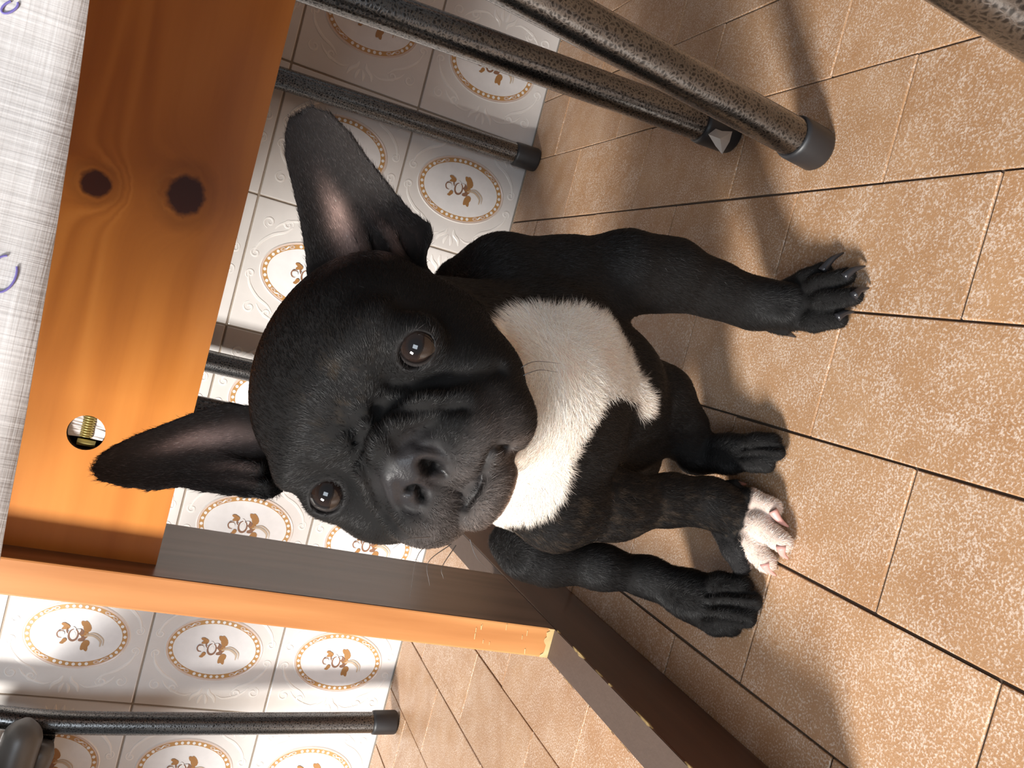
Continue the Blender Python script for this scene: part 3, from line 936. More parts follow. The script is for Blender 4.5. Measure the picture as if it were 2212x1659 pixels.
# --- trunk
E_(pt(1185, 835, 0.515), (0.050, 0.058, 0.062), CAMB, k=0.02)            # rib cage
E_(pt(1165, 760, 0.470), (0.040, 0.040, 0.030), CAMB, k=0.02)            # breast, dog's left
E_(pt(1190, 930, 0.470), (0.040, 0.042, 0.030), CAMB, k=0.02)
C_(pt(1185, 835, 0.525), np.array([-0.085, -0.475, 0.078]), 0.055, 0.056, k=0.02)
E_(np.array([-0.085, -0.465, 0.068]), (0.058, 0.050, 0.058), None, k=0.02)  # rump
C_(pt(1310, 850, 0.515), pt(1370, 905, 0.545), 0.036, 0.030, k=0.02)         # belly
C_(hp(0, -0.02, 0.0), pt(1130, 815, 0.485), 0.050, 0.052, k=0.02, g='neck')
C_(hp(0, 0.0, -0.02), pt(1140, 850, 0.455), 0.036, 0.040, k=0.015, g='neck')
# --- dog's left foreleg (viewer's right)
chain([(1000, 622, 0.500, 66), (1085, 600, 0.482, 84)], k=0.016, g='legLF')
chain([(1085, 600, 0.482, 84), (1215, 602, 0.492, 80), (1355, 585, 0.500, 78)], k=0.014, g='legLF')
chain([(1355, 588, 0.500, 78), (1450, 594, 0.507, 68), (1545, 625, 0.515, 50), (1625, 655, 0.520, 45), (1700, 662, zd(1700, 662, 0.020), 50)], k=0.014, g='legLF')
chain([(1350, 640, 0.507, 22), (1480, 640, 0.513, 15), (1580, 668, 0.520, 14)], k=0.008, g='legLF')
# --- dog's right foreleg
chain([(1110, 1050, 0.455, 85), (1200, 1100, 0.470, 82)], k=0.016, g='legRF')
chain([(1200, 1100, 0.470, 82), (1330, 1092, 0.492, 68), (1450, 1080, 0.508, 50), (1530, 1085, 0.512, 47), (1580, 1105, zd(1580, 1105, 0.020), 52)], k=0.010, g='legRF')
# --- hind leg between the forelegs
chain([(1330, 840, 0.545, 95), (1425, 862, 0.540, 66), (1475, 925, 0.548, 46), (1500, 985, zd(1500, 985, 0.028), 36)], k=0.012, g='legHL')
chain([(1500, 985, zd(1500, 985, 0.022), 36), (1575, 980, zd(1575, 980, 0.016), 38), (1612, 978, zd(1612, 978, 0.013), 30)], k=0.008, g='legHL')
# --- hind leg on the outside
C_(np.array([-0.10, -0.46, 0.075]), pt(1140, 1185, 0.540), 0.040, 0.020, k=0.015, g='legHR')
chain([(1085, 1170, 0.545, 26), (1190, 1212, 0.540, 46), (1300, 1225, 0.540, 42), (1400, 1246, zd(1400, 1246, 0.040), 37), (1490, 1285, zd(1490, 1285, 0.020), 46), (1535, 1300, zd(1535, 1300, 0.014), 44)], k=0.010, g='legHR')
# --- toes
def toes(lst, g, r=25, z=0.0085):
    for (a, b, c) in lst:
        chain([(a[0], a[1], zd(a[0], a[1], z + 0.006), r), (b[0], b[1], zd(b[0], b[1], z + 0.005), r * 0.95), (c[0], c[1], zd(c[0], c[1], z), r * 0.82)], k=0.0032, g=g)
toes([((1690, 632), (1740, 606), (1778, 585)), ((1700, 645), (1770, 618), (1828, 597)), ((1705, 665), (1780, 652), (1845, 640)), ((1695, 685), (1760, 694), (1812, 690))], 'toeLF', 24)
toes([((1560, 1070), (1620, 1082), (1668, 1098)), ((1570, 1095), (1640, 1135), (1690, 1172)), ((1570, 1120), (1620, 1175), (1655, 1215)), ((1560, 1135), (1585, 1185), (1602, 1220))], 'toeRF', 27)
toes([((1585, 965), (1635, 958), (1668, 954)), ((1590, 980), (1640, 974), (1677, 976)), ((1585, 992), (1625, 995), (1655, 1003))], 'toeHL', 24)
toes([((1500, 1272), (1555, 1263), (1605, 1268)), ((1510, 1290), (1570, 1292), (1624, 1299)), ((1510, 1310), (1565, 1325), (1612, 1334)), ((1500, 1320), (1545, 1345), (1580, 1352))], 'toeHR', 28)
# dew claws
chain([(1668, 705, zd(1668, 705, 0.02), 14), (1695, 715, zd(1695, 715, 0.016), 11)], k=0.003, g='toeLF')
chain([(1560, 1052, zd(1560, 1052, 0.024), 14), (1588, 1047, zd(1588, 1047, 0.02), 11)], k=0.003, g='toeRF')
# --- head
def eh(s, f_, u, r, **k):
    k.setdefault('g', 'head'); k.setdefault('k', 0.010)
    E_(hp(s, f_, u), r, HB, **k)
def ch(a, b, ra, rb, **k):
    k.setdefault('g', 'head'); k.setdefault('k', 0.006)
    C_(hp(*a), hp(*b), ra, rb, **k)
eh(0, -0.004, 0.026, (0.055, 0.054, 0.0395))
eh(0, 0.000, 0.000, (0.055, 0.046, 0.044))
for s in (-1, 1):
    eh(s * 0.029, 0.034, 0.028, (0.018, 0.012, 0.010))
    eh(s * 0.030, 0.020, -0.018, (0.023, 0.026, 0.026))
    eh(s * 0.038, 0.0365, 0.0105, (0.0135, 0.0110, 0.0125), k=0.006)
eh(0, 0.036, -0.020, (0.034, 0.022, 0.022))
eh(-0.040, 0.028, -0.010, (0.0150, 0.0180, 0.0170))
eh(0.026, 0.034, -0.035, (0.0160, 0.0180, 0.0165), k=0.006)
eh(-0.022, 0.044, -0.026, (0.0170, 0.0170, 0.0185), k=0.006)
for s in (-1, 1):
    eh(s * 0.0165, 0.0440, -0.0250, (0.0190, 0.0180, 0.0195), k=0.004)
    eh(s * 0.0240, 0.0340, -0.0340, (0.0140, 0.0180, 0.0150), k=0.006)
eh(-0.002, 0.0400, -0.0450, (0.0200, 0.0200, 0.0110), k=0.003)
eh(-0.002, 0.0500, -0.0440, (0.0150, 0.0110, 0.0080), k=0.004)
eh(0, 0.050, -0.004, (0.014, 0.012, 0.013), k=0.006)
# fold above the nose
for s in (-1, 1):
    ch((0, 0.0565, 0.0065), (s * 0.012, 0.0545, 0.0040), 0.0040, 0.0050, k=0.0025)
    ch((s * 0.012, 0.0545, 0.0040), (s * 0.023, 0.0490, -0.0060), 0.0050, 0.0055, k=0.0025)
    ch((s * 0.023, 0.0490, -0.0060), (s * 0.033, 0.0400, -0.0210), 0.0055, 0.0046, k=0.003)
    ch((s * 0.006, 0.050, 0.015), (s * 0.017, 0.045, 0.021), 0.003, 0.003, k=0.005)
eh(-0.002, 0.0560, -0.0110, (0.0160, 0.0085, 0.0095), k=0.004)
eh(-0.002, 0.0560, -0.0050, (0.0090, 0.0070, 0.0060), k=0.004)
EYES = [(0.0395, 0.0420, 0.0095), (-0.0368, 0.0425, 0.0115)]
for (s, f_, u) in EYES:
    E_(hp(s, f_ + 0.0045, u), (0.0080, 0.0110, 0.0062), HB, k=0.0016, op='-', g='head')
EAR_R = Ear([(195, 1010), (205, 985), (240, 962), (290, 938), (350, 915), (420, 888), (490, 868), (545, 880), (585, 960), (612, 1062), (590, 1078), (540, 1074), (470, 1066), (400, 1052), (330, 1059), (270, 1050), (220, 1035)],
            0.400, 0.017, 0.0026, base_px=(575, 980), tilt=(0.0, -0.004))
EAR_L = Ear([(640, 240), (680, 233), (720, 250), (760, 290), (800, 348), (850, 410), (890, 458), (932, 486), (938, 512), (925, 545), (915, 610), (880, 660), (700, 680), (660, 600), (655, 540), (643, 470), (628, 400), (612, 335), (612, 285), (622, 252)],
            0.400, 0.019, 0.0026, base_px=(790, 640), tilt=(0.0, 0.003))
PR.append(EAR_R); PR.append(EAR_L)

chain([(800, 430, 0.410, 9), (838, 500, 0.406, 13), (872, 575, 0.400, 17)], k=0.005, g='head')
chain([(735, 380, 0.412, 8), (770, 470, 0.412, 11), (800, 570, 0.405, 14)], k=0.006, g='head')
chain([(420, 1028, 0.408, 8), (500, 1038, 0.406, 12), (575, 1050, 0.400, 15)], k=0.005, g='head')
chain([(400, 985, 0.412, 7), (480, 1000, 0.411, 10), (560, 1010, 0.404, 13)], k=0.006, g='head')

def build_surface(h):
    lo = np.min([p.lo for p in PR if p.op == '+'], 0) - 0.012; hi = np.max([p.hi for p in PR if p.op == '+'], 0) + 0.012
    lo[2] = max(lo[2], -0.008)
    n = np.ceil((hi - lo) / h).astype(int) + 1
    F = np.full(n, 0.03, np.float32)
    ax = [lo[i] + h * np.arange(n[i]) for i in range(3)]
    for p in [q for q in PR if q.op == '+'] + [q for q in PR if q.op == '-']:
        mg = p.k * 1.2 + 0.006
        i0 = np.clip(np.floor((p.lo - mg - lo) / h).astype(int), 0, n - 1); i1 = np.clip(np.ceil((p.hi + mg - lo) / h).astype(int) + 1, 1, n)
        sl = tuple(slice(a, b) for a, b in zip(i0, i1))
        G = np.stack(np.meshgrid(ax[0][sl[0]], ax[1][sl[1]], ax[2][sl[2]], indexing='ij'), -1)
        d = p.d(G).astype(np.float32)
        F[sl] = smin(F[sl], d, p.k) if p.op == '+' else smax(F[sl], -d, p.k)
    # flat underside on the floor
    zz = ax[2].astype(np.float32)[None, None, :]
    F = np.maximum(F, 0.0006 - zz)
    # surface nets
    S = F < 0
    c = np.zeros(tuple(n - 1), np.int8)
    for dx in (0, 1):
        for dy in (0, 1):
            for dz in (0, 1):
                c += S[dx:n[0] - 1 + dx, dy:n[1] - 1 + dy, dz:n[2] - 1 + dz]
    act = (c > 0) & (c < 8)
    idx = np.argwhere(act)
    vid = np.full(act.shape, -1, np.int32); vid[act] = np.arange(len(idx))
    acc = np.zeros((len(idx), 3)); cnt = np.zeros(len(idx))
    cor = [(a, b, d) for a in (0, 1) for b in (0, 1) for d in (0, 1)]
    for a in cor:
        for b in cor:
            if sum(b) - sum(a) == 1 and all(y >= x for x, y in zip(a, b)):
                fa = F[idx[:, 0] + a[0], idx[:, 1] + a[1], idx[:, 2] + a[2]]; fb = F[idx[:, 0] + b[0], idx[:, 1] + b[1], idx[:, 2] + b[2]]
                m_ = (fa < 0) != (fb < 0)
                t = np.where(m_, fa / np.where(m_, fa - fb, 1), 0)
                e = np.array(a) + t[:, None] * (np.array(b) - np.array(a))
                acc[m_] += e[m_]; cnt[m_] += 1
    V = lo + h * (idx + acc / cnt[:, None])
    Q = []
    for axis in range(3):
        s0 = [slice(None)] * 3; s1 = [slice(None)] * 3
        s0[axis] = slice(0, -1); s1[axis] = slice(1, None)
        A = S[tuple(s0)]; B = S[tuple(s1)]
        ch_ = np.argwhere(A != B)
        o1, o2 = [(1, 2), (2, 0), (0, 1)][axis]
        ok = (ch_[:, o1] > 0) & (ch_[:, o2] > 0) & (ch_[:, o1] < n[o1] - 1) & (ch_[:, o2] < n[o2] - 1)
        ch_ = ch_[ok]
        q = []
        for d1, d2 in ((-1, -1), (0, -1), (0, 0), (-1, 0)):
            t = ch_.copy(); t[:, o1] += d1; t[:, o2] += d2
            q.append(vid[t[:, 0], t[:, 1], t[:, 2]])
        q = np.stack(q, 1)
        inside = A[ch_[:, 0], ch_[:, 1], ch_[:, 2]]
        q[~inside] = q[~inside][:, ::-1]
        Q.append(q)
    Q = np.concatenate(Q)
    Q = Q[(Q >= 0).all(1)]
    # light smoothing keeps the blend free of voxel steps
    e = np.concatenate([Q[:, [0, 1]], Q[:, [1, 2]], Q[:, [2, 3]], Q[:, [3, 0]]])
    deg = np.bincount(e.ravel(), minlength=len(V)).astype(float)
    for lam in (0.5, -0.52, 0.5, -0.52):
        sm = np.zeros_like(V)
        for k_ in range(3):
            sm[:, k_] = np.bincount(e[:, 0], V[e[:, 1], k_], len(V)) + np.bincount(e[:, 1], V[e[:, 0], k_], len(V))
        V = V + lam * (sm / np.maximum(deg, 1)[:, None] - V)
    V[:, 2] = np.maximum(V[:, 2], 0.0006)
    return V, Q

def vnoise(P, scale, seed):
    """cheap smooth value noise"""
    r = np.random.RandomState(seed); T = r.rand(32, 32, 32)
    q = P * scale; i = np.floor(q).astype(int); f = q - i; f = f * f * (3 - 2 * f)
    out = 0
    for dx in (0, 1):
        for dy in (0, 1):
            for dz in (0, 1):
                w = (f[:, 0] if dx else 1 - f[:, 0]) * (f[:, 1] if dy else 1 - f[:, 1]) * (f[:, 2] if dz else 1 - f[:, 2])
                out = out + w * T[(i[:, 0] + dx) % 32, (i[:, 1] + dy) % 32, (i[:, 2] + dz) % 32]
    return out

def in_poly(x, y, poly):
    c = np.zeros(len(x), bool); n = len(poly); j = n - 1
    for i in range(n):
        xi, yi = poly[i]; xj, yj = poly[j]
        c ^= ((yi > y) != (yj > y)) & (x < (xj - xi) * (y - yi) / (yj - yi + 1e-12) + xi); j = i
    return c
def poly_dist(x, y, poly):
    d = np.full(len(x), 1e9); n = len(poly)
    for i in range(n):
        ax_, ay = poly[i - 1]; bx, by = poly[i]
        ex, ey = bx - ax_, by - ay
        t = np.clip(((x - ax_) * ex + (y - ay) * ey) / (ex * ex + ey * ey + 1e-12), 0, 1)
        d = np.minimum(d, np.hypot(x - ax_ - ex * t, y - ay - ey * t))
    return np.where(in_poly(x, y, poly), -d, d)

# the white breast blaze lies in the plane of the chest; its outline in chest coordinates (metres)
BL_D = 0.447
BLAZE = [((x - 1106) / F_PX * BL_D, (y - 829.5) / F_PX * BL_D) for x, y in
         [(1020, 745), (1075, 706), (1130, 672), (1190, 665), (1255, 666), (1308, 686), (1340, 730), (1368, 790), (1402, 850), (1410, 885), (1385, 905), (1372, 868), (1335, 848), (1298, 862), (1275, 905), (1245, 960), (1228, 1010), (1212, 1065), (1190, 1098), (1150, 1122), (1080, 1128), (1000, 1180), (900, 1100), (950, 800)]]

def dog_colors(V, N):
    groups = ['body', 'neck', 'head', 'legLF', 'legRF', 'legHL', 'legHR', 'toeLF', 'toeRF', 'toeHL', 'toeHR']
    D = np.full((len(groups), len(V)), 1.0)
    for p in PR:
        if p.op != '+': continue
        m_ = np.all((V > p.lo - 0.02) & (V < p.hi + 0.02), axis=1)
        if m_.any():
            gi = groups.index(p.g); D[gi, m_] = np.minimum(D[gi, m_], p.d(V[m_]))
    G = np.argmin(D, 0)
    gname = np.array(groups)[G]
    n1 = vnoise(V, 260, 1); n2 = vnoise(V, 90, 2); n3 = vnoise(V * np.array([1, 1, 0.4]), 600, 3)
    col = np.tile(np.array([0.0055, 0.0050, 0.0049]), (len(V), 1))
    col *= (0.8 + 0.5 * n2)[:, None]
    H = (V - HO) @ HB.T
    def blend(mask, c):
        nonlocal col
        col = col * (1 - mask[:, None]) + np.array(c) * mask[:, None]
    # brindle flecks on the right foreleg and forehead
    br = np.clip((n3 * 0.7 + n1 * 0.35 - 0.58) * 5, 0, 1)
    blend(br * (gname == 'legRF') * 0.35, (0.06, 0.042, 0.028))
    fh = np.exp(-(((H[:, 0] - 0.012) / 0.02) ** 2 + ((H[:, 2] - 0.030) / 0.012) ** 2)) * (gname == 'head') * (H[:, 1] > 0.02)
    blend(br * fh * 0.22, (0.07, 0.045, 0.022))
    # greyer muzzle sides
    mz = np.clip((H[:, 1] - 0.040) / 0.015, 0, 1) * np.clip((-0.018 - H[:, 2]) / 0.01, 0, 1) * (gname == 'head')
    blend(mz * (0.3 + 0.4 * n1), (0.075, 0.064, 0.060))
    # chin
    chn = np.clip((-0.0385 - H[:, 2]) / 0.004, 0, 1) * (H[:, 1] > 0.035) * (np.abs(H[:, 0]) < 0.03) * (gname == 'head')
    blend(chn * (0.35 + 0.4 * n1), (0.085, 0.068, 0.060))
    under = np.clip((-0.0505 - H[:, 2]) / 0.003, 0, 1) * (H[:, 1] > 0.0) * (gname == 'head')
    blend(under, (0.55, 0.45, 0.40))
    # blaze
    q = (V - CAM) @ RC.T
    bd = poly_dist(q[:, 0] / q[:, 2] * BL_D, q[:, 1] / q[:, 2] * BL_D, BLAZE) + (n1 - 0.5) * 0.003
    body = np.isin(gname, ['body', 'neck', 'legLF', 'legRF']) & (q[:, 2] < 0.535) & (D[groups.index('head')] > 0.004)
    w = np.clip(0.5 - bd / 0.0022, 0, 1) * body
    pinkish = vnoise(V, 70, 5)
    wc = np.array([0.84, 0.75, 0.66])[None, :] * (0.82 + 0.3 * pinkish)[:, None]
    bald = np.clip((pinkish - 0.55) * 3, 0, 1)[:, None]
    wc = wc * (1 - 0.5 * bald) + np.array([0.66, 0.46, 0.38]) * 0.5 * bald
    col = col * (1 - w[:, None]) + wc * w[:, None]
    # white toes of the right forefoot
    tq = (V - pt(1618, 1130, 0.50)); dirn = pt(1690, 1150, 0.50) - pt(1618, 1130, 0.50); dirn /= np.linalg.norm(dirn)
    wt = np.clip((tq @ dirn + 0.0022 + (n1 - 0.5) * 0.0025) / 0.0016 + 0.5, 0, 1) * (D[groups.index('toeRF')] < 0.007) * ~np.isin(gname, ['toeHR', 'legHR', 'toeHL', 'legHL'])
    blend(wt, (0.60, 0.47, 0.40))
    outer = poly_dist(q[:, 0] / q[:, 2] * 0.5, q[:, 1] / q[:, 2] * 0.5, [((x - 1106) / F_PX * 0.5, (y - 829.5) / F_PX * 0.5) for x, y in [(1540, 1150), (1600, 1170), (1625, 1235), (1600, 1260), (1540, 1220)]])
    blend((outer < 0) * (gname == 'toeRF') * 1.0, (0.012, 0.011, 0.011))
    # insides of the ears
    for ear, u0, t0, su, st, sf in ((EAR_R, 0.42, 0.28, 0.24, 0.26, -1), (EAR_L, 0.42, -0.26, 0.20, 0.24, 1)):
        m_ = np.all((V > ear.lo) & (V < ear.hi), axis=1) & (gname == 'head')
        if not m_.any(): continue
        xy, wv, un, t = ear.local(V[m_])
        face = ((N[m_] @ -RC[2]) > 0.1)
        core = np.exp(-(((un - u0) / su) ** 2 + ((t - t0) / st) ** 2)) * face * (un > 0.05)
        fold = np.exp(-(((un - 0.22) / 0.16) ** 2 + ((t * sf - 0.45) / 0.25) ** 2)) * face * (0.3 + 0.7 * (np.sin(t * 16 + un * 6) > 0)) * (un > 0.05)
        full = np.zeros(len(V)); full[m_] = np.clip(core * 1.15, 0, 1); blend(full * 0.9, (0.34, 0.225, 0.19) if sf > 0 else (0.46, 0.32, 0.28))
        full = np.zeros(len(V)); full[m_] = fold; blend(full * 0.45, (0.16, 0.10, 0.085))
        full = np.zeros(len(V)); full[m_] = face * np.clip(un * 1.2, 0.0, 1) * (1 - core) * 0.9; blend(full, (0.032, 0.026, 0.024) if sf > 0 else (0.065, 0.053, 0.048))
    # nose leather, nostrils and lips
    nz = np.exp(-(((H[:, 0] + 0.002) / 0.0150) ** 4 + ((H[:, 2] + 0.0115) / 0.0108) ** 4)) * (H[:, 1] > 0.053)
    blend(np.clip(nz * 1.3, 0, 1) * (gname == 'head'), (0.022, 0.020, 0.021))
    leather = np.clip(nz * 1.3, 0, 1) * (gname == 'head')
    eyr = np.zeros(len(V))
    for (s, f_, u) in EYES:
        rr = np.sqrt(((H[:, 0] - s) / 0.0092) ** 2 + ((H[:, 2] - u) / 0.0078) ** 2)
        eyr = np.maximum(eyr, np.clip((1.12 - rr) / 0.12, 0, 1) * (H[:, 1] > 0.02))
    blend(eyr * (gname == 'head'), (0.006, 0.005, 0.005))
    bare = np.maximum(leather, 0.45 * eyr * (gname == 'head'))
    return col, bare, gname, w, D

M_DOG, nt_, b_ = mat_new('black_and_white_dog_coat')
at_ = nd(nt_, 'ShaderNodeAttribute', attribute_name='coat')
nt_.links.new(at_.outputs['Color'], b_.inputs['Base Color'])
ab_ = nd(nt_, 'ShaderNodeAttribute', attribute_name='bare')
nt_.links.new(ramp(nt_, ab_.outputs['Fac'], [(0, (0.85,) * 3), (1, (0.33,) * 3)]), b_.inputs['Roughness'])
b_.inputs['Specular IOR Level'].default_value = 0.18
b_.inputs['Sheen Weight'].default_value = 0.0; b_.inputs['Sheen Roughness'].default_value = 0.5
pn_ = noise(nt_, mapping(nt_), 900, 2)
bump(nt_, pn_.outputs[0], 0.25, 0.0005, b_)

M_FUR, nt_, b_ = mat_new('short_dog_fur')
at_ = nd(nt_, 'ShaderNodeAttribute', attribute_name='coat')
nt_.links.new(at_.outputs['Color'], b_.inputs['Base Color'])
b_.inputs['Roughness'].default_value = 0.36
b_.inputs['Specular IOR Level'].default_value = 0.3

M_EYE, nt_, b_ = mat_new('dark_brown_eye')
v_ = mapping(nt_)
sp_ = nd(nt_, 'ShaderNodeSeparateXYZ'); nt_.links.new(v_, sp_.inputs[0])
rr_ = math_n(nt_, 'SQRT', math_n(nt_, 'ADD', math_n(nt_, 'POWER', sp_.outputs[0], 2.0), math_n(nt_, 'POWER', sp_.outputs[2], 2.0)))
ir_ = ramp(nt_, math_n(nt_, 'DIVIDE', rr_, 0.0090), [(0.0, (0.004, 0.004, 0.005)), (0.30, (0.006, 0.005, 0.005)), (0.40, (0.010, 0.006, 0.005)), (0.64, (0.016, 0.010, 0.008)), (0.74, (0.005, 0.004, 0.004)), (0.86, (0.03, 0.026, 0.025))])
nt_.links.new(ir_, b_.inputs['Base Color'])
b_.inputs['Roughness'].default_value = 0.04; b_.inputs['Coat Weight'].default_value = 0.0
M_CLAWD = plain('dark_claw', (0.020, 0.020, 0.023), 0.25)
M_CLAWP = plain('pink_claw', (0.62, 0.33, 0.29), 0.3)
M_WHISK = plain('whisker_hair', (0.06, 0.05, 0.045), 0.4)

# folds, creases, lips, nostrils and toe clefts worked into the surface: (outline in photo pixels, depth, width, kind)
STROKES = [
    ([(772, 962), (784, 1000), (798, 1045), (814, 1085), (838, 1125), (868, 1158)], -0.0030, 0.0028, ''),
    ([(812, 960), (822, 1000), (838, 1050), (858, 1095), (885, 1135)], 0.0016, 0.0040, ''),
    ([(846, 832), (900, 834), (960, 827), (1030, 814), (1080, 800)], -0.0034, 0.0036, ''),
    ([(868, 856), (905, 862), (950, 858), (1010, 848)], 0.0020, 0.0045, ''),
    ([(812, 878), (850, 888), (892, 888), (950, 884), (1000, 884)], -0.0022, 0.0024, ''),
    ([(795, 918), (822, 948), (842, 980)], 0.0022, 0.0030, ''),
    ([(778, 905), (800, 900), (830, 905)], -0.0009, 0.0024, ''),
    ([(772, 962), (765, 930), (778, 905)], -0.0012, 0.0030, ''),
    ([(862, 972), (880, 955), (905, 945)], -0.0012, 0.0022, ''),
    ([(905, 962), (940, 968), (966, 985), (974, 1012)], -0.0016, 0.0020, ''),
    ([(862, 1052), (866, 1085), (884, 1104), (908, 1108)], -0.0016, 0.0020, ''),
    ([(917, 1002), (936, 1006), (944, 1016), (934, 1022), (922, 1014)], -0.0058, 0.0022, 'hole'),
    ([(946, 1012), (962, 1028)], -0.0020, 0.0014, 'lip'),
    ([(882, 1064), (896, 1058), (910, 1066), (912, 1078)], -0.0050, 0.0019, 'hole'),
    ([(912, 1040), (950, 1047), (980, 1058), (1006, 1076)], -0.0014, 0.0013, ''),
    ([(1004, 1096), (1016, 1078), (1032, 1052), (1044, 1022), (1056, 990), (1074, 968), (1100, 975)], -0.0036, 0.0019, 'lip'),
    ([(1100, 975), (1122, 992), (1138, 1010)], -0.0030, 0.0030, ''),
    ([(1025, 1090), (1042, 1066), (1056, 1036)], 0.0010, 0.0022, ''),
    ([(700, 900), (735, 915), (762, 925)], -0.0010, 0.0040, ''),
    ([(740, 800), (780, 850), (800, 885)], -0.0012, 0.0050, ''),
    ([(1528, 1282), (1570, 1279), (1628, 1282)], -0.0036, 0.0022, ''),
    ([(1520, 1308), (1570, 1308), (1634, 1317)], -0.0036, 0.0022, ''),
    ([(1515, 1332), (1555, 1337), (1610, 1348)], -0.0030, 0.0020, ''),
    ([(1600, 968), (1640, 964), (1690, 965)], -0.0032, 0.0020, ''),
    ([(1592, 986), (1630, 985), (1680, 990)], -0.0032, 0.0020, ''),
]
def apply_strokes(V, N):
    q = (V - CAM) @ RC.T
    px = 1106 + F_PX * q[:, 0] / q[:, 2]; py = 829.5 + F_PX * q[:, 1] / q[:, 2]
    hole = np.zeros(len(V)); lip = np.zeros(len(V)); disp = np.zeros(len(V))
    for pts, amp, wid, kind in STROKES:
        P = catmull([(a, b, 0) for a, b in pts], 8)
        path = []
        for p in P:
            c = np.where((np.abs(px - p[0]) < 9) & (np.abs(py - p[1]) < 9))[0]
            if len(c) == 0: continue
            k = c[np.argmin(q[c, 2] + 0.0004 * np.hypot(px[c] - p[0], py[c] - p[1]))]
            path.append(CAM + ray(p[0], p[1]) * q[k, 2])
        if len(path) < 2: continue
        path = np.array(path)
        near = np.where(np.all((V > path.min(0) - wid * 3) & (V < path.max(0) + wid * 3), axis=1))[0]
        if len(near) == 0: continue
        best = np.full(len(near), 1e9)
        for a, b in zip(path[:-1], path[1:]):
            ab = b - a; t = np.clip(((V[near] - a) @ ab) / max(ab @ ab, 1e-12), 0, 1)
            best = np.minimum(best, np.linalg.norm(V[near] - a - t[:, None] * ab, axis=1))
        w = np.exp(-(best / wid) ** 2)
        disp[near] += amp * w
        if kind == 'hole': hole[near] = np.maximum(hole[near], np.clip((w - 0.30) * 3, 0, 1))
        if kind == 'lip': lip[near] = np.maximum(lip[near], w)
    dirn = 0.6 * N + 0.4 * (-RC[2])
    return V + dirn * disp[:, None], hole, lip

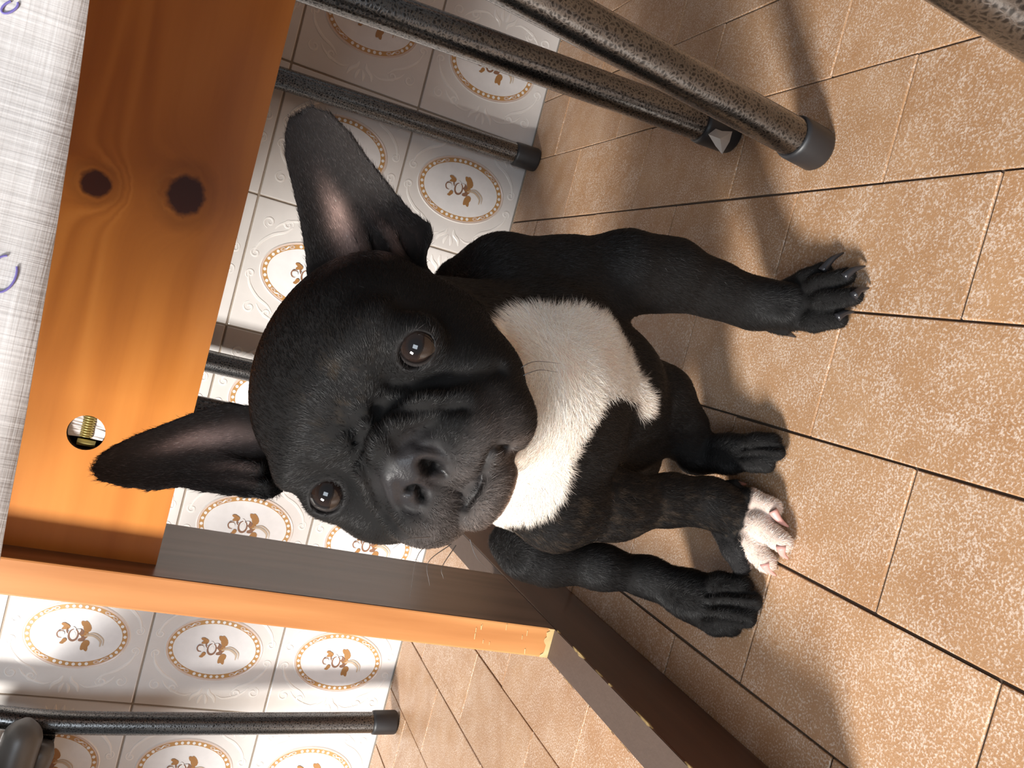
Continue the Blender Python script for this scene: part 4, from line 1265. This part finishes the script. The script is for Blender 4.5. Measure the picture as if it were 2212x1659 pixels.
def build_dog():
    V, Q = build_surface(0.00138)
    me = bpy.data.meshes.new('dog')
    me.vertices.add(len(V)); me.vertices.foreach_set('co', V.ravel())
    me.loops.add(Q.size); me.loops.foreach_set('vertex_index', Q.ravel().astype(np.int32))
    me.polygons.add(len(Q)); me.polygons.foreach_set('loop_start', np.arange(0, Q.size, 4, dtype=np.int32))
    me.update(); me.validate()
    N = np.empty(len(V) * 3); me.vertices.foreach_get('normal', N); N = N.reshape(-1, 3)
    V, hole, lip = apply_strokes(V, N)
    V[:, 2] = np.maximum(V[:, 2], 0.0006)
    me.vertices.foreach_set('co', V.ravel()); me.update()
    N = np.empty(len(V) * 3); me.vertices.foreach_get('normal', N); N = N.reshape(-1, 3)
    col, bare, gname, wmask, D = dog_colors(V, N)
    col = col * (1 - hole[:, None]) + np.array([0.001, 0.0008, 0.0008]) * hole[:, None]
    col = col * (1 - 0.7 * lip[:, None]) + np.array([0.006, 0.005, 0.005]) * 0.7 * lip[:, None]
    bare = np.clip(bare + lip * 0.9, 0, 1) * (1 - hole)
    bare_fur = np.clip(bare + hole, 0, 1)
    a = me.attributes.new('coat', 'FLOAT_COLOR', 'POINT'); a.data.foreach_set('color', np.concatenate([col, np.ones((len(V), 1))], 1).ravel())
    a = me.attributes.new('bare', 'FLOAT', 'POINT'); a.data.foreach_set('value', bare)
    me.materials.append(M_DOG)
    org = np.array([V[:, 0].mean(), V[:, 1].mean(), 0])
    V0 = V - org; me.vertices.foreach_set('co', V0.ravel()); me.update()
    dog = link('dog', me, None, True); dog.location = org
    tag(dog, 'black dog with white chest and tall ears sitting on the tiled floor', 'dog')
    # --- eyes
    for (s, f_, u) in EYES:
        bm = bmesh.new(); bmesh.ops.create_uvsphere(bm, u_segments=32, v_segments=20, radius=0.0090)
        e = link('eye', bm_mesh(bm, 'eye', M_EYE), dog, True)
        c = hp(s, f_ - 0.0036, u)
        look = CAM + np.array([-0.03, 0.0, 0.02]) - c; look /= np.linalg.norm(look)
        q = Vector(look).to_track_quat('Y', 'Z')
        e.location = c; e.rotation_euler = q.to_euler()
    # --- claws
    def claw(a, b, z0, z1, r, mat):
        A = pt(a[0], a[1], zd(a[0], a[1], z0)); B = pt(b[0], b[1], zd(b[0], b[1], z1))
        ax = B - A; mid = A + ax * 0.5 + np.array([0, 0, 0.0022])
        P = catmull([A - ax * 0.25, mid, B], 5); mb = MB()
        n = len(P); tube(mb, P, [r * (1 - 0.8 * (i / (n - 1)) ** 1.4) for i in range(n)], 10)
        mb.v = [(v[0], v[1], max(v[2], 0.0008)) for v in mb.v]
        link('claw', mb.mesh('claw', [mat]), dog, True)
    for a, b in (((1785, 578), (1822, 546)), ((1832, 594), (1869, 575)), ((1850, 636), (1877, 622)), ((1815, 684), (1846, 673)), ((1698, 716), (1719, 728))):
        claw(a, b, 0.0108, 0.0025, 0.0027, M_CLAWD)
    for a, b in (((1676, 1110), (1703, 1138)), ((1690, 1185), (1702, 1207)), ((1656, 1222), (1676, 1243)), ((1586, 1046), (1612, 1046))):
        claw(a, b, 0.0105, 0.0025, 0.0028, M_CLAWP)
    claw((1602, 1224), (1618, 1243), 0.008, 0.002, 0.0024, M_CLAWD)
    for a, b in (((1668, 952), (1690, 948)), ((1676, 976), (1694, 978)), ((1606, 1266), (1628, 1266)), ((1626, 1299), (1644, 1302)), ((1612, 1336), (1632, 1342))):
        claw(a, b, 0.008, 0.002, 0.0024, M_CLAWD)
    # --- fur
    tri = np.concatenate([Q[:, [0, 1, 2]], Q[:, [0, 2, 3]]])
    A, B_, C_t = V[tri[:, 0]], V[tri[:, 1]], V[tri[:, 2]]
    ar = 0.5 * np.linalg.norm(np.cross(B_ - A, C_t - A), axis=1)
    face_w = np.where(wmask[tri].mean(1) > 0.3, 2.2, 1.0) * (1 - np.clip(bare_fur[tri].mean(1) * 1.5, 0, 1))
    pw = ar * face_w; pw[A[:, 2] < 0.002] = 0
    rng = np.random.RandomState(11)
    NS = 420000
    pick = rng.choice(len(tri), NS, p=pw / pw.sum())
    r1, r2 = rng.rand(NS), rng.rand(NS); fl = r1 + r2 > 1; r1[fl] = 1 - r1[fl]; r2[fl] = 1 - r2[fl]
    bc = np.stack([1 - r1 - r2, r1, r2], 1)
    t = tri[pick]
    root = (V[t] * bc[..., None]).sum(1); nr = (N[t] * bc[..., None]).sum(1); nr /= np.linalg.norm(nr, axis=1)[:, None]
    cc = (col[t] * bc[..., None]).sum(1); wm = (wmask[t] * bc).sum(1)
    gn = gname[t[:, 0]]
    flow = np.tile(np.array([0.0, 0.35, -1.0]), (NS, 1))
    hd = gn == 'head'
    flow[hd] = root[hd] - hp(0, 0.085, -0.008)
    for ear in (EAR_R, EAR_L):
        m_ = np.all((root > ear.lo) & (root < ear.hi), axis=1) & hd
        xy, wv, un, tt = ear.local(root[m_]); 
        ax3 = RC.T @ np.array([ear.ax[0], ear.ax[1], 0])
        sub = np.where(un > 0.08)[0]; ii = np.where(m_)[0][sub]; flow[ii] = ax3
    ch_ = wm > 0.3
    cc0 = pt(1190, 850, 0.45)
    flow[ch_] = (root[ch_] - cc0) * np.array([1, 1, 1]) / 0.05 + np.array([0, 0.1, -0.55])
    flow += rng.normal(0, 0.22, (NS, 3)) * np.linalg.norm(flow, axis=1)[:, None]
    flow -= nr * (flow * nr).sum(1)[:, None]
    flow /= np.maximum(np.linalg.norm(flow, axis=1), 1e-6)[:, None]
    ln = np.where(ch_, 0.0085, np.where(hd, 0.0036, 0.0058)) * rng.uniform(0.7, 1.25, NS)
    ln[np.char.startswith(gn.astype(str), 'toe')] *= 0.55
    ln[np.char.startswith(gn.astype(str), 'leg')] *= 0.8
    lift = np.where(ch_, 0.30, 0.26)
    K = 4
    pts = np.zeros((NS, K, 3))
    for k in range(K):
        s_ = k / (K - 1)
        pts[:, k] = root - nr * 0.0003 + ln[:, None] * (flow * s_ + nr * (lift * (1 - 0.55 * s_) * s_)[:, None])
    pts[..., 2] = np.maximum(pts[..., 2], 0.001)
    hc = bpy.data.hair_curves.new('fur')
    hc.add_curves([K] * NS)
    hc.attributes['position'].data.foreach_set('vector', (pts - org).ravel())
    ra = hc.attributes.get('radius') or hc.attributes.new('radius', 'FLOAT', 'POINT')
    prof = np.array([1.0, 0.9, 0.6, 0.12])
    rad = (np.where(ch_, 0.000075, 0.000080)[:, None] * prof[None, :])
    ra.data.foreach_set('value', rad.ravel())
    ca = hc.attributes.new('coat', 'FLOAT_COLOR', 'CURVE')
    jit = np.exp(rng.normal(0.05, 0.45, NS)) * np.where(ch_, 1, 1.25); jit[ch_] = rng.uniform(0.75, 1.3, ch_.sum())
    ca.data.foreach_set('color', np.concatenate([np.clip(cc * jit[:, None] * 1.15, 0, 0.9), np.ones((NS, 1))], 1).ravel())
    hc.materials.append(M_FUR)
    fo = bpy.data.objects.new('fur', hc); COL.objects.link(fo); fo.parent = dog
    tag(fo, kind='stuff')
    # --- whiskers
    for (p0, p1, p2) in (((960, 1165, .335), (905, 1195, .33), (885, 1290, .33)), ((975, 1175, .335), (925, 1215, .33), (928, 1265, .33)), ((985, 1178, .335), (955, 1225, .33), (958, 1250, .33)),
                         ((1015, 1165, .34), (1030, 1205, .34), (1065, 1240, .345)), ((930, 1160, .34), (880, 1165, .335), (848, 1185, .335)),
                         ((1060, 860, .35), (1040, 930, .335), (1010, 985, .33)), ((1075, 850, .35), (1060, 900, .335), (1035, 950, .33)), ((1105, 810, .36), (1150, 782, .36), (1210, 785, .37)), ((1108, 822, .36), (1160, 800, .36), (1205, 804, .37))):
        P = catmull([pt(*p0), pt(*p1), pt(*p2)], 6); n = len(P); mb = MB()
        tube(mb, P, [0.00022 * (1 - 0.8 * i / n) for i in range(n)], 6)
        link('whisker', mb.mesh('whisker', [M_WHISK]), dog)
    return dog
build_dog()
